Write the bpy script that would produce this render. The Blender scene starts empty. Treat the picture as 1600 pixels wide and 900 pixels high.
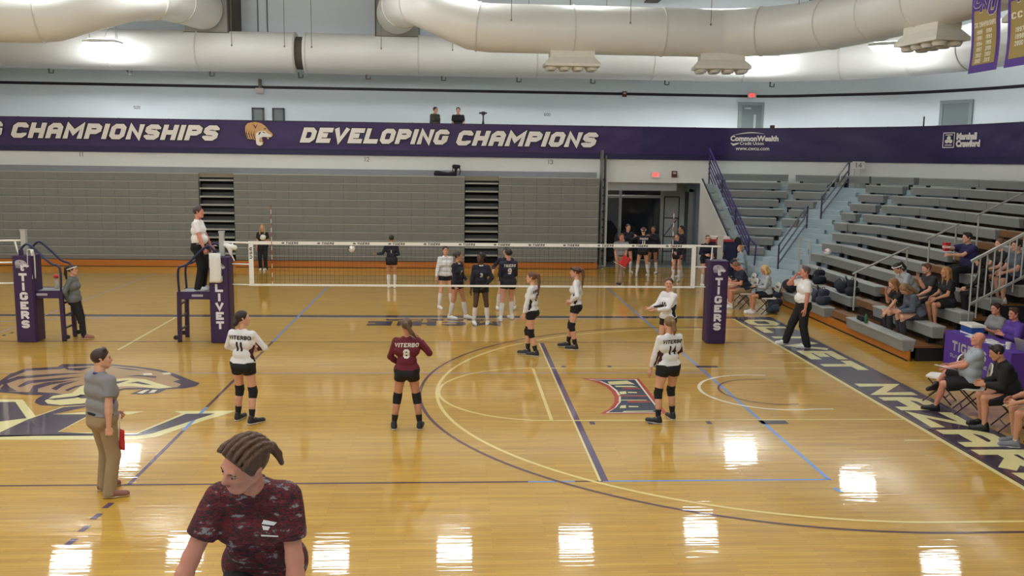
import bpy, math, random
import numpy as np
from mathutils import Vector, Matrix
from mathutils.bvhtree import BVHTree

random.seed(7); np.random.seed(7)
scn = bpy.context.scene
EXPOSURE = 0.29
COL = scn.collection
PI = math.pi

# ---------------------------------------------------------------- camera
CAM = np.array([-.4024, -20.1969, 4.1167]); YAW, PIT, ROL, FPX = .0615, .1411, .0140, 1418.19
_f = np.array([math.sin(YAW)*math.cos(PIT), math.cos(YAW)*math.cos(PIT), -math.sin(PIT)])
_r = np.array([math.cos(YAW), -math.sin(YAW), 0.]); _u = np.cross(_r, _f)
_r, _u = _r*math.cos(ROL)+_u*math.sin(ROL), -_r*math.sin(ROL)+_u*math.cos(ROL)
cd = bpy.data.cameras.new('camera'); cam = bpy.data.objects.new('camera', cd); COL.objects.link(cam)
cd.sensor_width = 36; cd.lens = FPX/1600*36; cd.clip_end = 300; cd.clip_start = .1
m = Matrix.Identity(4)
for i in range(3):
    m[i][0] = _r[i]; m[i][1] = _u[i]; m[i][2] = -_f[i]; m[i][3] = CAM[i]
cam.matrix_world = m
scn.camera = cam

# ---------------------------------------------------------------- world and exposure (the lamps of the hall stand in their builder)
w = bpy.data.worlds.new('world'); scn.world = w; w.use_nodes = True
w.node_tree.nodes['Background'].inputs[0].default_value = (.55, .6, .62, 1)
w.node_tree.nodes['Background'].inputs[1].default_value = .15
vs = scn.view_settings
vs.view_transform = 'Standard'; vs.look = 'None'; vs.gamma = 1; vs.exposure = EXPOSURE
vs.use_curve_mapping = False
LAMP_L = 42.0

# measured points: a place on the floor (or on a level z) seen at photo position x, y
def ray(x, y): return _f + _r*(x-800)/FPX + _u*(450-y)/FPX
def gz(x, y, z=0.): d = ray(x, y); return CAM + d*(z-CAM[2])/d[2]
def gy(x, y, Y): d = ray(x, y); return CAM + d*(Y-CAM[1])/d[1]
def gx(x, y, X): d = ray(x, y); return CAM + d*(X-CAM[0])/d[0]
def pr(p):
    d = np.array(p, float)-CAM; z = d@_f
    return 800+FPX*(d@_r)/z, 450-FPX*(d@_u)/z

# ---------------------------------------------------------------- materials
def lin(c):
    out = []
    for v in c:
        v = v/255.
        out.append(v/12.92 if v <= .04045 else ((v+.055)/1.055)**2.4)
    return tuple(out)
MATS = {}
def M(name, rgb, rough=.6, metal=0., var=.07, scale=6., bump=0., coat=0., spec=.5, emit=0., bscale=None, stretch=None):
    if name in MATS: return MATS[name]
    mt = bpy.data.materials.new(name); mt.use_nodes = True; nt = mt.node_tree; b = nt.nodes['Principled BSDF']
    c = lin(rgb)
    tc = nt.nodes.new('ShaderNodeTexCoord'); nz = nt.nodes.new('ShaderNodeTexNoise')
    nz.inputs['Scale'].default_value = scale; nz.inputs['Detail'].default_value = 4
    src = tc.outputs['Object']
    if stretch:
        mp = nt.nodes.new('ShaderNodeMapping'); mp.inputs['Scale'].default_value = stretch
        nt.links.new(src, mp.inputs[0]); src = mp.outputs[0]
    nt.links.new(src, nz.inputs['Vector'])
    mx = nt.nodes.new('ShaderNodeMix'); mx.data_type = 'RGBA'
    mx.inputs[6].default_value = tuple(max(0, v*(1-var)) for v in c)+(1,)
    mx.inputs[7].default_value = tuple(min(1, v*(1+var)) for v in c)+(1,)
    nt.links.new(nz.outputs['Fac'], mx.inputs[0]); nt.links.new(mx.outputs[2], b.inputs['Base Color'])
    b.inputs['Roughness'].default_value = rough; b.inputs['Metallic'].default_value = metal
    b.inputs['Specular IOR Level'].default_value = spec
    b.inputs['Coat Weight'].default_value = coat; b.inputs['Coat Roughness'].default_value = .08
    if bump:
        bp = nt.nodes.new('ShaderNodeBump'); bp.inputs['Strength'].default_value = bump; bp.inputs['Distance'].default_value = .02
        n2 = nt.nodes.new('ShaderNodeTexNoise'); n2.inputs['Scale'].default_value = bscale or scale*3; n2.inputs['Detail'].default_value = 3
        nt.links.new(src, n2.inputs['Vector']); nt.links.new(n2.outputs['Fac'], bp.inputs['Height']); nt.links.new(bp.outputs[0], b.inputs['Normal'])
    if emit:
        b.inputs['Emission Color'].default_value = c+(1,); b.inputs['Emission Strength'].default_value = emit
    MATS[name] = mt
    return mt

# ---------------------------------------------------------------- mesh building
class MB:
    def __init__(s): s.v = []; s.f = []
    def add(s, vs, fs):
        n = len(s.v); s.v += [tuple(map(float, p)) for p in vs]; s.f += [tuple(i+n for i in f) for f in fs]; return s
    def box(s, c, d, rz=0., rx=0., ry=0.):
        x, y, z = d[0]/2, d[1]/2, d[2]/2
        ps = [(-x,-y,-z),(x,-y,-z),(x,y,-z),(-x,y,-z),(-x,-y,z),(x,-y,z),(x,y,z),(-x,y,z)]
        if rz or rx or ry:
            R = Matrix.Rotation(rz, 3, 'Z') @ Matrix.Rotation(ry, 3, 'Y') @ Matrix.Rotation(rx, 3, 'X')
            ps = [R @ Vector(p) for p in ps]
        return s.add([(p[0]+c[0], p[1]+c[1], p[2]+c[2]) for p in ps],
                     [(0,3,2,1),(4,5,6,7),(0,1,5,4),(1,2,6,5),(2,3,7,6),(3,0,4,7)])
    def b2(s, a, b):   # box from two corners
        return s.box([(a[i]+b[i])/2 for i in range(3)], [abs(b[i]-a[i]) for i in range(3)])
    def bar(s, a, b, w, h=None, up=(0,0,1)):   # rectangular bar along a-b
        a = Vector(a); b = Vector(b); h = h or w; t = (b-a).normalized(); u = Vector(up)
        if abs(t.dot(u)) > .98: u = Vector((0,1,0))
        sd = t.cross(u).normalized(); u = sd.cross(t)
        ps = []
        for q in (a, b):
            for i, j in ((-1,-1),(1,-1),(1,1),(-1,1)): ps.append(q+sd*i*w/2+u*j*h/2)
        return s.add(ps, [(0,1,2,3),(7,6,5,4),(0,4,5,1),(1,5,6,2),(2,6,7,3),(3,7,4,0)])
    def tube(s, pts, r, n=8, cap=True, squash=1., closed=False):
        P = [Vector(p) for p in pts]; k = len(P); rs = r if hasattr(r, '__len__') else [r]*k
        tang = []
        for i in range(k):
            if closed: t = P[(i+1) % k]-P[i-1]
            else: t = P[min(i+1, k-1)]-P[max(i-1, 0)]
            tang.append(t.normalized())
        t0 = tang[0]; u = Vector((0,0,1)) if abs(t0.z) < .9 else Vector((0,1,0))
        u = (u-t0*u.dot(t0)).normalized(); vs = []
        for i in range(k):
            t = tang[i]; u = (u-t*u.dot(t)).normalized(); sd = t.cross(u)
            for j in range(n):
                a = 2*PI*j/n; vs.append(P[i]+(u*math.cos(a)*squash+sd*math.sin(a))*rs[i])
        fs = []
        for i in range(k if closed else k-1):
            i2 = (i+1) % k
            for j in range(n):
                j2 = (j+1) % n; fs.append((i*n+j, i*n+j2, i2*n+j2, i2*n+j))
        if cap and not closed: fs += [tuple(range(n-1, -1, -1)), tuple((k-1)*n+j for j in range(n))]
        return s.add(vs, fs)
    def prism(s, poly, z0, z1):   # horizontal polygon extruded up
        n = len(poly); vs = [(p[0], p[1], z0) for p in poly]+[(p[0], p[1], z1) for p in poly]
        fs = [tuple(range(n-1, -1, -1)), tuple(range(n, 2*n))]+[(i, (i+1) % n, n+(i+1) % n, n+i) for i in range(n)]
        return s.add(vs, fs)
    def extr(s, poly, d):   # any planar polygon (3D points) extruded by vector d
        n = len(poly); vs = [tuple(p) for p in poly]+[tuple(p[i]+d[i] for i in range(3)) for p in poly]
        return s.add(vs, [tuple(range(n-1, -1, -1)), tuple(range(n, 2*n))]+[(i, (i+1) % n, n+(i+1) % n, n+i) for i in range(n)])
    def lathe(s, prof, c=(0,0,0), n=16):   # profile of (r, z)
        vs = []
        for r, z in prof:
            for j in range(n): a = 2*PI*j/n; vs.append((c[0]+r*math.cos(a), c[1]+r*math.sin(a), c[2]+z))
        k = len(prof); fs = [(i*n+j, i*n+(j+1) % n, (i+1)*n+(j+1) % n, (i+1)*n+j) for i in range(k-1) for j in range(n)]
        fs += [tuple(range(n-1, -1, -1)), tuple((k-1)*n+j for j in range(n))]
        return s.add(vs, fs)
    def ball(s, c, r, n=12, m=8, sc=(1,1,1)):
        vs = [(c[0], c[1], c[2]-r*sc[2])]
        for i in range(1, m):
            t = PI*i/m-PI/2
            for j in range(n): a = 2*PI*j/n; vs.append((c[0]+r*sc[0]*math.cos(t)*math.cos(a), c[1]+r*sc[1]*math.cos(t)*math.sin(a), c[2]+r*sc[2]*math.sin(t)))
        vs.append((c[0], c[1], c[2]+r*sc[2])); fs = []
        for j in range(n): fs.append((0, 1+(j+1) % n, 1+j)); fs.append((len(vs)-1, 1+(m-2)*n+j, 1+(m-2)*n+(j+1) % n))
        for i in range(m-2):
            for j in range(n): fs.append((1+i*n+j, 1+i*n+(j+1) % n, 1+(i+1)*n+(j+1) % n, 1+(i+1)*n+j))
        return s.add(vs, fs)

def wloc(o):
    p = Vector((0,0,0))
    while o: p += o.location; o = o.parent
    return p
def link(name, me, mat, parent=None, label=None):
    if mat and not me.materials: me.materials.append(mat)
    o = bpy.data.objects.new(name, me); COL.objects.link(o)
    if parent: o.parent = parent
    if label: o['label'] = label
    return o
def obj(name, mb, mat, parent=None, world=False, smooth=False, label=None):
    v = mb.v
    if world and parent:
        w = wloc(parent); v = [(p[0]-w.x, p[1]-w.y, p[2]-w.z) for p in v]
    me = bpy.data.meshes.new(name); me.from_pydata(v, [], mb.f); me.update()
    if smooth:
        me.polygons.foreach_set('use_smooth', [True]*len(me.polygons))
        if smooth == 'auto': me.set_sharp_from_angle(angle=math.radians(40))
    return link(name, me, mat, parent, label)
def tag(o, label, cat, group=None):
    o['label'] = label; o['category'] = cat
    if group: o['group'] = group
    return o
def thing(name, label, cat, loc=(0,0,0), rotz=0., group=None):
    o = bpy.data.objects.new(name, None); COL.objects.link(o); o.location = loc; o.rotation_euler = (0,0,rotz)
    o.empty_display_size = .2
    return tag(o, label, cat, group)
def struct(name, mb, mat, smooth=False):
    o = obj(name, mb, mat, None, smooth=smooth); o['kind'] = 'structure'; return o
def dup(root, loc, rotz, label=None, group=None):
    r = root.copy(); COL.objects.link(r); r.location = loc; r.rotation_euler = (0,0,rotz)
    if label: r['label'] = label
    if group: r['group'] = group
    for ch in list(root.children):
        c = ch.copy(); COL.objects.link(c); c.parent = r
        for g in ch.children:
            d = g.copy(); COL.objects.link(d); d.parent = c
    return r

# ---------------------------------------------------------------- block lettering
GL = {
'A':[[(0,0),(0,.78),(.25,1),(.75,1),(1,.78),(1,0)],[(0,.42),(1,.42)]],
'B':[[(.75,.52),(0,.52)],[(0,0),(0,1),(.75,1),(1,.86),(1,.64),(.75,.52),(1,.38),(1,.14),(.75,0),(0,0)]],
'C':[[(1,.74),(1,.84),(.8,1),(.2,1),(0,.84),(0,.16),(.2,0),(.8,0),(1,.16),(1,.26)]],
'D':[[(0,0),(0,1),(.72,1),(1,.78),(1,.22),(.72,0),(0,0)]],
'E':[[(1,1),(0,1),(0,0),(1,0)],[(0,.5),(.8,.5)]],
'F':[[(1,1),(0,1),(0,0)],[(0,.5),(.8,.5)]],
'G':[[(1,.78),(1,.84),(.78,1),(.22,1),(0,.82),(0,.18),(.22,0),(.78,0),(1,.18),(1,.4),(.6,.4)]],
'H':[[(0,0),(0,1)],[(1,0),(1,1)],[(0,.5),(1,.5)]],
'I':[[(.5,0),(.5,1)]],
'J':[[(1,1),(1,.18),(.78,0),(.22,0),(0,.18),(0,.3)]],
'K':[[(0,0),(0,1)],[(1,1),(0,.42)],[(.3,.6),(1,0)]],
'L':[[(0,1),(0,0),(1,0)]],
'M':[[(0,0),(0,1),(.5,.35),(1,1),(1,0)]],
'N':[[(0,0),(0,1),(1,0),(1,1)]],
'O':[[(.22,0),(0,.18),(0,.82),(.22,1),(.78,1),(1,.82),(1,.18),(.78,0),(.22,0)]],
'P':[[(0,0),(0,1),(.75,1),(1,.84),(1,.6),(.75,.45),(0,.45)]],
'R':[[(0,0),(0,1),(.75,1),(1,.84),(1,.62),(.75,.47),(0,.47)],[(.5,.47),(1,0)]],
'S':[[(1,.78),(1,.84),(.78,1),(.22,1),(0,.84),(0,.66),(.22,.52),(.78,.48),(1,.34),(1,.16),(.78,0),(.22,0),(0,.16),(0,.22)]],
'T':[[(.5,0),(.5,1)],[(0,1),(1,1)]],
'U':[[(0,1),(0,.18),(.22,0),(.78,0),(1,.18),(1,1)]],
'V':[[(0,1),(.5,0),(1,1)]],
'W':[[(0,1),(.22,0),(.5,.65),(.78,0),(1,1)]],
'X':[[(0,0),(1,1)],[(0,1),(1,0)]],
'Y':[[(0,1),(.5,.5),(1,1)],[(.5,.5),(.5,0)]],
'Z':[[(0,1),(1,1),(0,0),(1,0)]],
'0':[[(.22,0),(0,.18),(0,.82),(.22,1),(.78,1),(1,.82),(1,.18),(.78,0),(.22,0)]],
'1':[[(.62,0),(.62,1)],[(.1,.84),(.62,.84)]],
'2':[[(0,.78),(.2,1),(.8,1),(1,.82),(1,.6),(0,0),(1,0)]],
'3':[[(0,.8),(.22,1),(.78,1),(1,.84),(1,.64),(.78,.52),(.4,.52)],[(.78,.52),(1,.38),(1,.16),(.78,0),(.22,0),(0,.2)]],
'4':[[(.75,0),(.75,1),(0,.3),(1,.3)]],
'5':[[(1,1),(0,1),(0,.58),(.75,.58),(1,.42),(1,.16),(.78,0),(.22,0),(0,.2)]],
'6':[[(1,.82),(.78,1),(.22,1),(0,.82),(0,.18),(.22,0),(.78,0),(1,.18),(1,.4),(.78,.54),(0,.54)]],
'7':[[(0,1),(1,1),(.4,0)]],
'8':[[(.22,.52),(0,.66),(0,.84),(.22,1),(.78,1),(1,.84),(1,.66),(.78,.52),(.22,.52),(0,.36),(0,.16),(.22,0),(.78,0),(1,.16),(1,.36),(.78,.52)]],
'9':[[(0,.18),(.22,0),(.78,0),(1,.18),(1,.82),(.78,1),(.22,1),(0,.82),(0,.6),(.22,.46),(1,.46)]],
'.':[[(.3,0),(.7,0)]], '-':[[(0,.5),(1,.5)]],
}
def glyphs(text, cw, ch, th, gap, slant=0., grow=0., fit=None):
    """2D quads of block lettering; x from 0, baseline 0."""
    quads = []; x = 0.
    for c in text:
        if c == ' ': x += cw*.55+gap; continue
        w = cw*(.32 if c in 'I' else .25 if c == '.' else 1.25 if c in 'MW' else .62 if c == '1' else 1)
        w = max(w, th)
        for pl in GL[c]:
            P = []
            for u, v in pl:
                if c in 'I': u = .5
                P.append(np.array([x+th/2+u*(w-th), th/2+v*(ch-th)]))
            n = len(P); closed = np.allclose(P[0], P[-1]) and n > 2
            L = []
            h = th/2+grow
            for i in range(n):
                if closed and i in (0, n-1): a, b = P[-2], P[1]
                else: a, b = (P[i-1] if i > 0 else None), (P[i+1] if i < n-1 else None)
                p = P[i]
                if a is None or b is None:
                    d = (b-p) if a is None else (p-a); d = d/np.linalg.norm(d); nn = np.array([-d[1], d[0]])
                    uv = pl[i]; ed = uv[1] if abs(d[1]) > abs(d[0])*.5 else uv[0]
                    hh = h if min(abs(ed), abs(ed-1)) < .02 else grow
                    e = p-d*hh if a is None else p+d*hh
                    L.append((e+nn*h, e-nn*h))
                else:
                    d1 = (p-a)/np.linalg.norm(p-a); d2 = (b-p)/np.linalg.norm(b-p)
                    n1 = np.array([-d1[1], d1[0]]); n2 = np.array([-d2[1], d2[0]]); mm = n1+n2; q = np.linalg.norm(mm)
                    mm = mm/q; k = min(h/max(mm@n1, .35), h*1.8)
                    L.append((p+mm*k, p-mm*k))
            for i in range(n-1):
                ly = len(quads) % 6
                quads.append([np.append(q_, ly) for q_ in (L[i][0], L[i][1], L[i+1][1], L[i+1][0])])
        x += w+gap
    W = x-gap
    out = []
    for q in quads: out.append([np.array([p[0]+slant*p[1], p[1], p[2]]) for p in q])
    if fit:
        s = fit/W; out = [[np.array([p[0]*s, p[1], p[2]]) for p in q] for q in out]; W = fit
    return out, W
def subq(quads, step):
    out = []
    for a, b, c, d in quads:
        n = max(1, int(np.ceil(max(np.linalg.norm(d-a), np.linalg.norm(c-b))/step))); k = max(1, int(np.ceil(max(np.linalg.norm(b-a), np.linalg.norm(c-d))/step)))
        for i in range(n):
            for j in range(k):
                f = lambda s, t: (a*(1-s)+d*s)*(1-t)+(b*(1-s)+c*s)*t
                out.append([f(i/n, j/k), f(i/n, (j+1)/k), f((i+1)/n, (j+1)/k), f((i+1)/n, j/k)])
    return out
def flat_text(quads, fn, mb=None):
    mb = mb or MB()
    for q in quads:
        o = np.array(fn(q[0][0], q[0][1])); nn = np.cross(np.array(fn(q[0][0]+.01, q[0][1]))-o, np.array(fn(q[0][0], q[0][1]+.01))-o)
        nn = nn/max(np.linalg.norm(nn), 1e-12)*.0003*q[0][2]
        mb.add([np.array(fn(p[0], p[1]))+nn for p in q], [(0,1,2,3)])
    return mb
def font_text(text, size, fn, shear=0., bold=0., align='LEFT', step=None):
    """small print set in the built-in typeface, as flat mesh; fn maps (x, y) to 3D"""
    cu = bpy.data.curves.new('print', 'FONT'); cu.body = text; cu.size = size; cu.shear = shear; cu.offset = bold; cu.align_x = align
    cu.resolution_u = 2
    o = bpy.data.objects.new('print', cu); me = bpy.data.meshes.new_from_object(o)
    mb = MB(); mb.add([fn(v.co.x, v.co.y) for v in me.vertices], [tuple(p.vertices) for p in me.polygons])
    bpy.data.objects.remove(o); bpy.data.curves.remove(cu); bpy.data.meshes.remove(me)
    return mb

# ---------------------------------------------------------------- soft solids: blended round cones turned into one skin
def sdf_mesh(prims, vox, k=.02, clips=(), holes=()):
    """prims: (kind, a, b, ra, rb, clips); 'c' round cone, 'e' ellipsoid (centre a, radii b)"""
    lo = np.full(3, 1e9); hi = -lo
    for p in prims:
        a = np.array(p[1]); b = np.array(p[2])
        if p[0] == 'e': mn, mx = a-b, a+b
        else:
            R = max(p[3], p[4]); mn, mx = np.minimum(a, b)-R, np.maximum(a, b)+R
        lo = np.minimum(lo, mn); hi = np.maximum(hi, mx)
    lo -= vox*2.5; hi += vox*2.5
    n = np.ceil((hi-lo)/vox).astype(int)+1
    ax = [lo[i]+np.arange(n[i])*vox for i in range(3)]
    D = np.full(n, .08, np.float32)
    def ev(p, sl):
        X = ax[0][sl[0]][:, None, None]; Y = ax[1][sl[1]][None, :, None]; Z = ax[2][sl[2]][None, None, :]
        a = np.array(p[1], float); b = np.array(p[2], float)
        if p[0] == 'e':
            q = np.sqrt(((X-a[0])/b[0])**2+((Y-a[1])/b[1])**2+((Z-a[2])/b[2])**2)
            d = (q-1)*min(b)
        else:
            ab = b-a; L = max(ab@ab, 1e-9)
            t = np.clip(((X-a[0])*ab[0]+(Y-a[1])*ab[1]+(Z-a[2])*ab[2])/L, 0, 1)
            d = np.sqrt((X-a[0]-t*ab[0])**2+(Y-a[1]-t*ab[1])**2+(Z-a[2]-t*ab[2])**2)-(p[3]+(p[4]-p[3])*t)
        if len(p) > 5 and p[5]:
            for c, nn in p[5]: d = np.maximum(d, (X-c[0])*nn[0]+(Y-c[1])*nn[1]+(Z-c[2])*nn[2])
        return d
    def sl_of(p):
        a = np.array(p[1]); b = np.array(p[2])
        if p[0] == 'e': mn, mx = a-b-.04, a+b+.04
        else:
            R = max(p[3], p[4])+.04; mn, mx = np.minimum(a, b)-R, np.maximum(a, b)+R
        i0 = np.clip(((mn-lo)/vox).astype(int), 0, n); i1 = np.clip(np.ceil((mx-lo)/vox).astype(int)+1, 0, n)
        return tuple(slice(i0[i], i1[i]) for i in range(3))
    for p in prims:
        sl = sl_of(p); d = ev(p, sl); o = D[sl]
        kk = p[6] if len(p) > 6 else k
        h = np.clip(.5+.5*(o-d)/kk, 0, 1)
        D[sl] = o*(1-h)+d*h-kk*h*(1-h)
    for p in holes:
        sl = sl_of(p); d = -ev(p, sl); o = D[sl]
        kk = p[6] if len(p) > 6 else .008
        h = np.clip(.5-.5*(o-d)/kk, 0, 1)
        D[sl] = o*(1-h)+d*h+kk*h*(1-h)
    if clips:
        X = ax[0][:, None, None]; Y = ax[1][None, :, None]; Z = ax[2][None, None, :]
        for c, nn in clips: D = np.maximum(D, (X-c[0])*nn[0]+(Y-c[1])*nn[1]+(Z-c[2])*nn[2])
    D[0] = D[-1] = .05; D[:, 0] = D[:, -1] = .05; D[:, :, 0] = D[:, :, -1] = .05
    S = D < 0
    cs = [(i, j, l) for i in (0, 1) for j in (0, 1) for l in (0, 1)]
    nx, ny, nz = n-1
    cnt = np.zeros((nx, ny, nz), np.int8)
    for i, j, l in cs: cnt += S[i:i+nx, j:j+ny, l:l+nz]
    act = np.argwhere((cnt > 0) & (cnt < 8))
    if len(act) == 0: return np.zeros((0, 3)), np.zeros((0, 4), int)
    val = np.stack([D[act[:, 0]+i, act[:, 1]+j, act[:, 2]+l] for i, j, l in cs], 1).astype(np.float64)
    pos = np.zeros((len(act), 3)); c = np.zeros(len(act))
    for e0 in range(8):
        for e1 in range(e0+1, 8):
            df = np.array(cs[e1])-np.array(cs[e0])
            if np.abs(df).sum() != 1: continue
            a, b = val[:, e0], val[:, e1]; mk = (a < 0) != (b < 0)
            t = np.where(mk, a/np.where(mk, a-b, 1), 0)
            pos += mk[:, None]*(np.array(cs[e0])[None]+t[:, None]*df[None]); c += mk
    pos = lo+(act+pos/c[:, None])*vox
    idx = np.full((nx, ny, nz), -1, np.int32); idx[act[:, 0], act[:, 1], act[:, 2]] = np.arange(len(act))
    Q = []
    for axis in range(3):
        o1, o2 = [(1, 2), (2, 0), (0, 1)][axis]
        A = np.take(S, range(n[axis]-1), axis); B = np.take(S, range(1, n[axis]), axis)
        e = np.argwhere(A != B)
        e = e[(e[:, o1] > 0) & (e[:, o2] > 0) & (e[:, o1] < n[o1]-1) & (e[:, o2] < n[o2]-1)]
        def at(d1, d2):
            q = e.copy(); q[:, o1] -= d1; q[:, o2] -= d2; return idx[q[:, 0], q[:, 1], q[:, 2]]
        q = np.stack([at(1, 1), at(0, 1), at(0, 0), at(1, 0)], 1)
        fl = ~S[e[:, 0], e[:, 1], e[:, 2]]
        q[fl] = q[fl][:, ::-1]
        Q.append(q)
    Q = np.concatenate(Q); Q = Q[(Q >= 0).all(1)]
    return pos, Q
def np_mesh(name, V, Q):
    me = bpy.data.meshes.new(name); V = np.asarray(V, np.float32); Q = np.asarray(Q, np.int32)
    me.vertices.add(len(V)); me.vertices.foreach_set('co', V.ravel())
    me.loops.add(Q.size); me.loops.foreach_set('vertex_index', Q.ravel())
    me.polygons.add(len(Q)); me.polygons.foreach_set('loop_start', np.arange(len(Q), dtype=np.int32)*4)
    me.polygons.foreach_set('use_smooth', np.ones(len(Q), bool))
    me.update(calc_edges=True); return me
def join(parts):
    V = []; Q = []; n = 0
    for v, q in parts:
        V.append(v); Q.append(q+n); n += len(v)
    return np.concatenate(V), np.concatenate(Q)
# ================================================================ the hall itself
def catmull(P, n=6):
    P = [np.array(p, float) for p in P]; out = []
    for i in range(len(P)-1):
        p0 = P[max(i-1, 0)]; p1 = P[i]; p2 = P[i+1]; p3 = P[min(i+2, len(P)-1)]
        if np.linalg.norm(p2-p1) > 8: out.append(p1); continue
        if i > 0 and np.linalg.norm(p1-p0) > 8: p0 = p1-(p1-p0)/np.linalg.norm(p1-p0)*1.
        if np.linalg.norm(p3-p2) > 8: p3 = p2+(p3-p2)/np.linalg.norm(p3-p2)*1.
        for k in range(n):
            t = k/n
            out.append(.5*((2*p1)+(-p0+p2)*t+(2*p0-5*p1+4*p2-p3)*t*t+(-p0+3*p1-3*p2+p3)*t**3))
    out.append(P[-1]); return out
FB = catmull([(-26, 14.7), (9.2, 14.7), (10.3, 14.65), (11.8, 13.85), (13.2, 12.6), (14.6, 11.25), (15.5, 9.9), (15.95, 8.5), (16.25, 6.3), (16.35, 4), (16.4, 2), (16.4, -24)])
UW = catmull([(-26, 20.7), (12.4, 20.7), (13.2, 20.65), (14.5, 20.1), (15.8, 19.1), (17.2, 18.1), (18.3, 17.1), (19.3, 15.7), (20.1, 14.1), (20.7, 12.2), (21, 10), (21, -24)])
def normals(P):
    N = []
    for i in range(len(P)):
        t = P[min(i+1, len(P)-1)]-P[max(i-1, 0)]; t = t/np.linalg.norm(t); N.append(np.array([t[1], -t[0]]))   # towards the court
    return N
def ribbon(P, z0, z1, off0, off1, mb=None):
    """wall-like solid following path P; off0 = court-side offset, off1 = back offset"""
    mb = mb or MB(); N = normals(P); vs = []
    for p, n in zip(P, N):
        a = p+n*off0; b = p+n*off1
        vs += [(a[0], a[1], z0), (a[0], a[1], z1), (b[0], b[1], z1), (b[0], b[1], z0)]
    fs = []
    for i in range(len(P)-1):
        for j in range(4): fs.append((i*4+j, i*4+(j+1) % 4, (i+1)*4+(j+1) % 4, (i+1)*4+j))
    k = (len(P)-1)*4
    fs += [(3, 2, 1, 0), (k, k+1, k+2, k+3)]
    return mb.add(vs, fs)

# --- floor: narrow maple boards running left to right under gloss varnish
def floor_mat(name, c1, c2, mort):
    mt = bpy.data.materials.new(name); mt.use_nodes = True; nt = mt.node_tree; b = nt.nodes['Principled BSDF']
    N = nt.nodes.new; Lk = nt.links.new
    tc = N('ShaderNodeTexCoord'); br = N('ShaderNodeTexBrick'); Lk(tc.outputs['Object'], br.inputs['Vector'])
    br.inputs['Color1'].default_value = lin(c1)+(1,); br.inputs['Color2'].default_value = lin(c2)+(1,); br.inputs['Mortar'].default_value = lin(mort)+(1,)
    br.inputs['Scale'].default_value = 1; br.inputs['Mortar Size'].default_value = .0012; br.inputs['Brick Width'].default_value = .95
    br.inputs['Row Height'].default_value = .057; br.offset = .37; br.inputs['Bias'].default_value = -.1
    mp = N('ShaderNodeMapping'); mp.inputs['Scale'].default_value = (.7, 9, 1); Lk(tc.outputs['Object'], mp.inputs[0])
    nz = N('ShaderNodeTexNoise'); nz.inputs['Scale'].default_value = 1.2; nz.inputs['Detail'].default_value = 5; Lk(mp.outputs[0], nz.inputs['Vector'])
    mr = N('ShaderNodeMapRange'); mr.inputs[1].default_value = .3; mr.inputs[2].default_value = .7; mr.inputs[3].default_value = .86; mr.inputs[4].default_value = 1.12; Lk(nz.outputs['Fac'], mr.inputs[0])
    mx = N('ShaderNodeMix'); mx.data_type = 'RGBA'; mx.blend_type = 'MULTIPLY'; mx.inputs[0].default_value = 1
    Lk(br.outputs['Color'], mx.inputs[6]); Lk(mr.outputs[0], mx.inputs[7]); Lk(mx.outputs[2], b.inputs['Base Color'])
    b.inputs['Roughness'].default_value = .45; b.inputs['Specular IOR Level'].default_value = .3
    varnish(nt, b, tc)
    return mt
def varnish(nt, b, tc):
    N = nt.nodes.new; Lk = nt.links.new
    b.inputs['Coat Weight'].default_value = .9; b.inputs['Coat Roughness'].default_value = .035; b.inputs['Coat IOR'].default_value = 1.55
    m2 = N('ShaderNodeMapping'); m2.inputs['Scale'].default_value = (.8, 17.5, 1); Lk(tc.outputs['Object'], m2.inputs[0])
    n2 = N('ShaderNodeTexNoise'); n2.inputs['Scale'].default_value = 1.; n2.inputs['Detail'].default_value = 2; Lk(m2.outputs[0], n2.inputs['Vector'])
    bp = N('ShaderNodeBump'); bp.inputs['Strength'].default_value = .5; bp.inputs['Distance'].default_value = .0018; Lk(n2.outputs['Fac'], bp.inputs['Height'])
    Lk(bp.outputs[0], b.inputs['Coat Normal'])
def paint_mat(name, rgb):
    if name in MATS: return MATS[name]
    mt = M(name, rgb, .45, var=.05, scale=3, spec=.3); b = mt.node_tree.nodes['Principled BSDF']
    tc = [n for n in mt.node_tree.nodes if n.type == 'TEX_COORD'][0]
    varnish(mt.node_tree, b, tc); return mt
fm = floor_mat('varnished_maple_boards', (204, 160, 55), (190, 143, 43), (134, 94, 28))
floor = struct('floor', MB().b2((-27, -26, -.2), (24, 22, 0)), fm)

m_wallw = M('white_painted_block', (222, 224, 218), .7, var=.04, scale=1.5, bump=.12, bscale=30)
m_wallu = M('pale_grey_green_block', (234, 242, 246), .7, var=.04, scale=.8, bump=.12, bscale=30)
m_ceil = M('grey_roof_deck', (168, 166, 158), .8, var=.1, scale=1)
m_black = M('black_paint', (22, 22, 24), .5, var=.1)
m_stripe = M('black_wall_stripe', (24, 22, 34), .5, var=.05)

# upper wall behind the gallery, with the black stripe, and the wall of the lower storey
wall_up = struct('wall_back', ribbon(UW, 4.2, 11.6, 0, -.3), m_wallu)
obj('stripe', ribbon(UW, 7.0, 7.12, .012, .002), m_stripe, wall_up)
wl = MB()
i0 = [i for i, p in enumerate(FB) if p[0] > 9.35][0]
ribbon([np.array((-26, 14.7)), np.array((5.4, 14.7))], 0, 4.37, 0, -.25, wl)
ribbon([np.array((5.4, 14.7)), np.array((9.3, 14.7))], 3.29, 4.37, 0, -.25, wl)
ribbon([np.array((9.3, 14.7))]+FB[i0:], 0, 4.37, 0, -.25, wl)
wall_gal = struct('wall_gallery', wl, m_wallw)
gal = MB()
for k in range(len(FB)-1): pass
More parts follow.
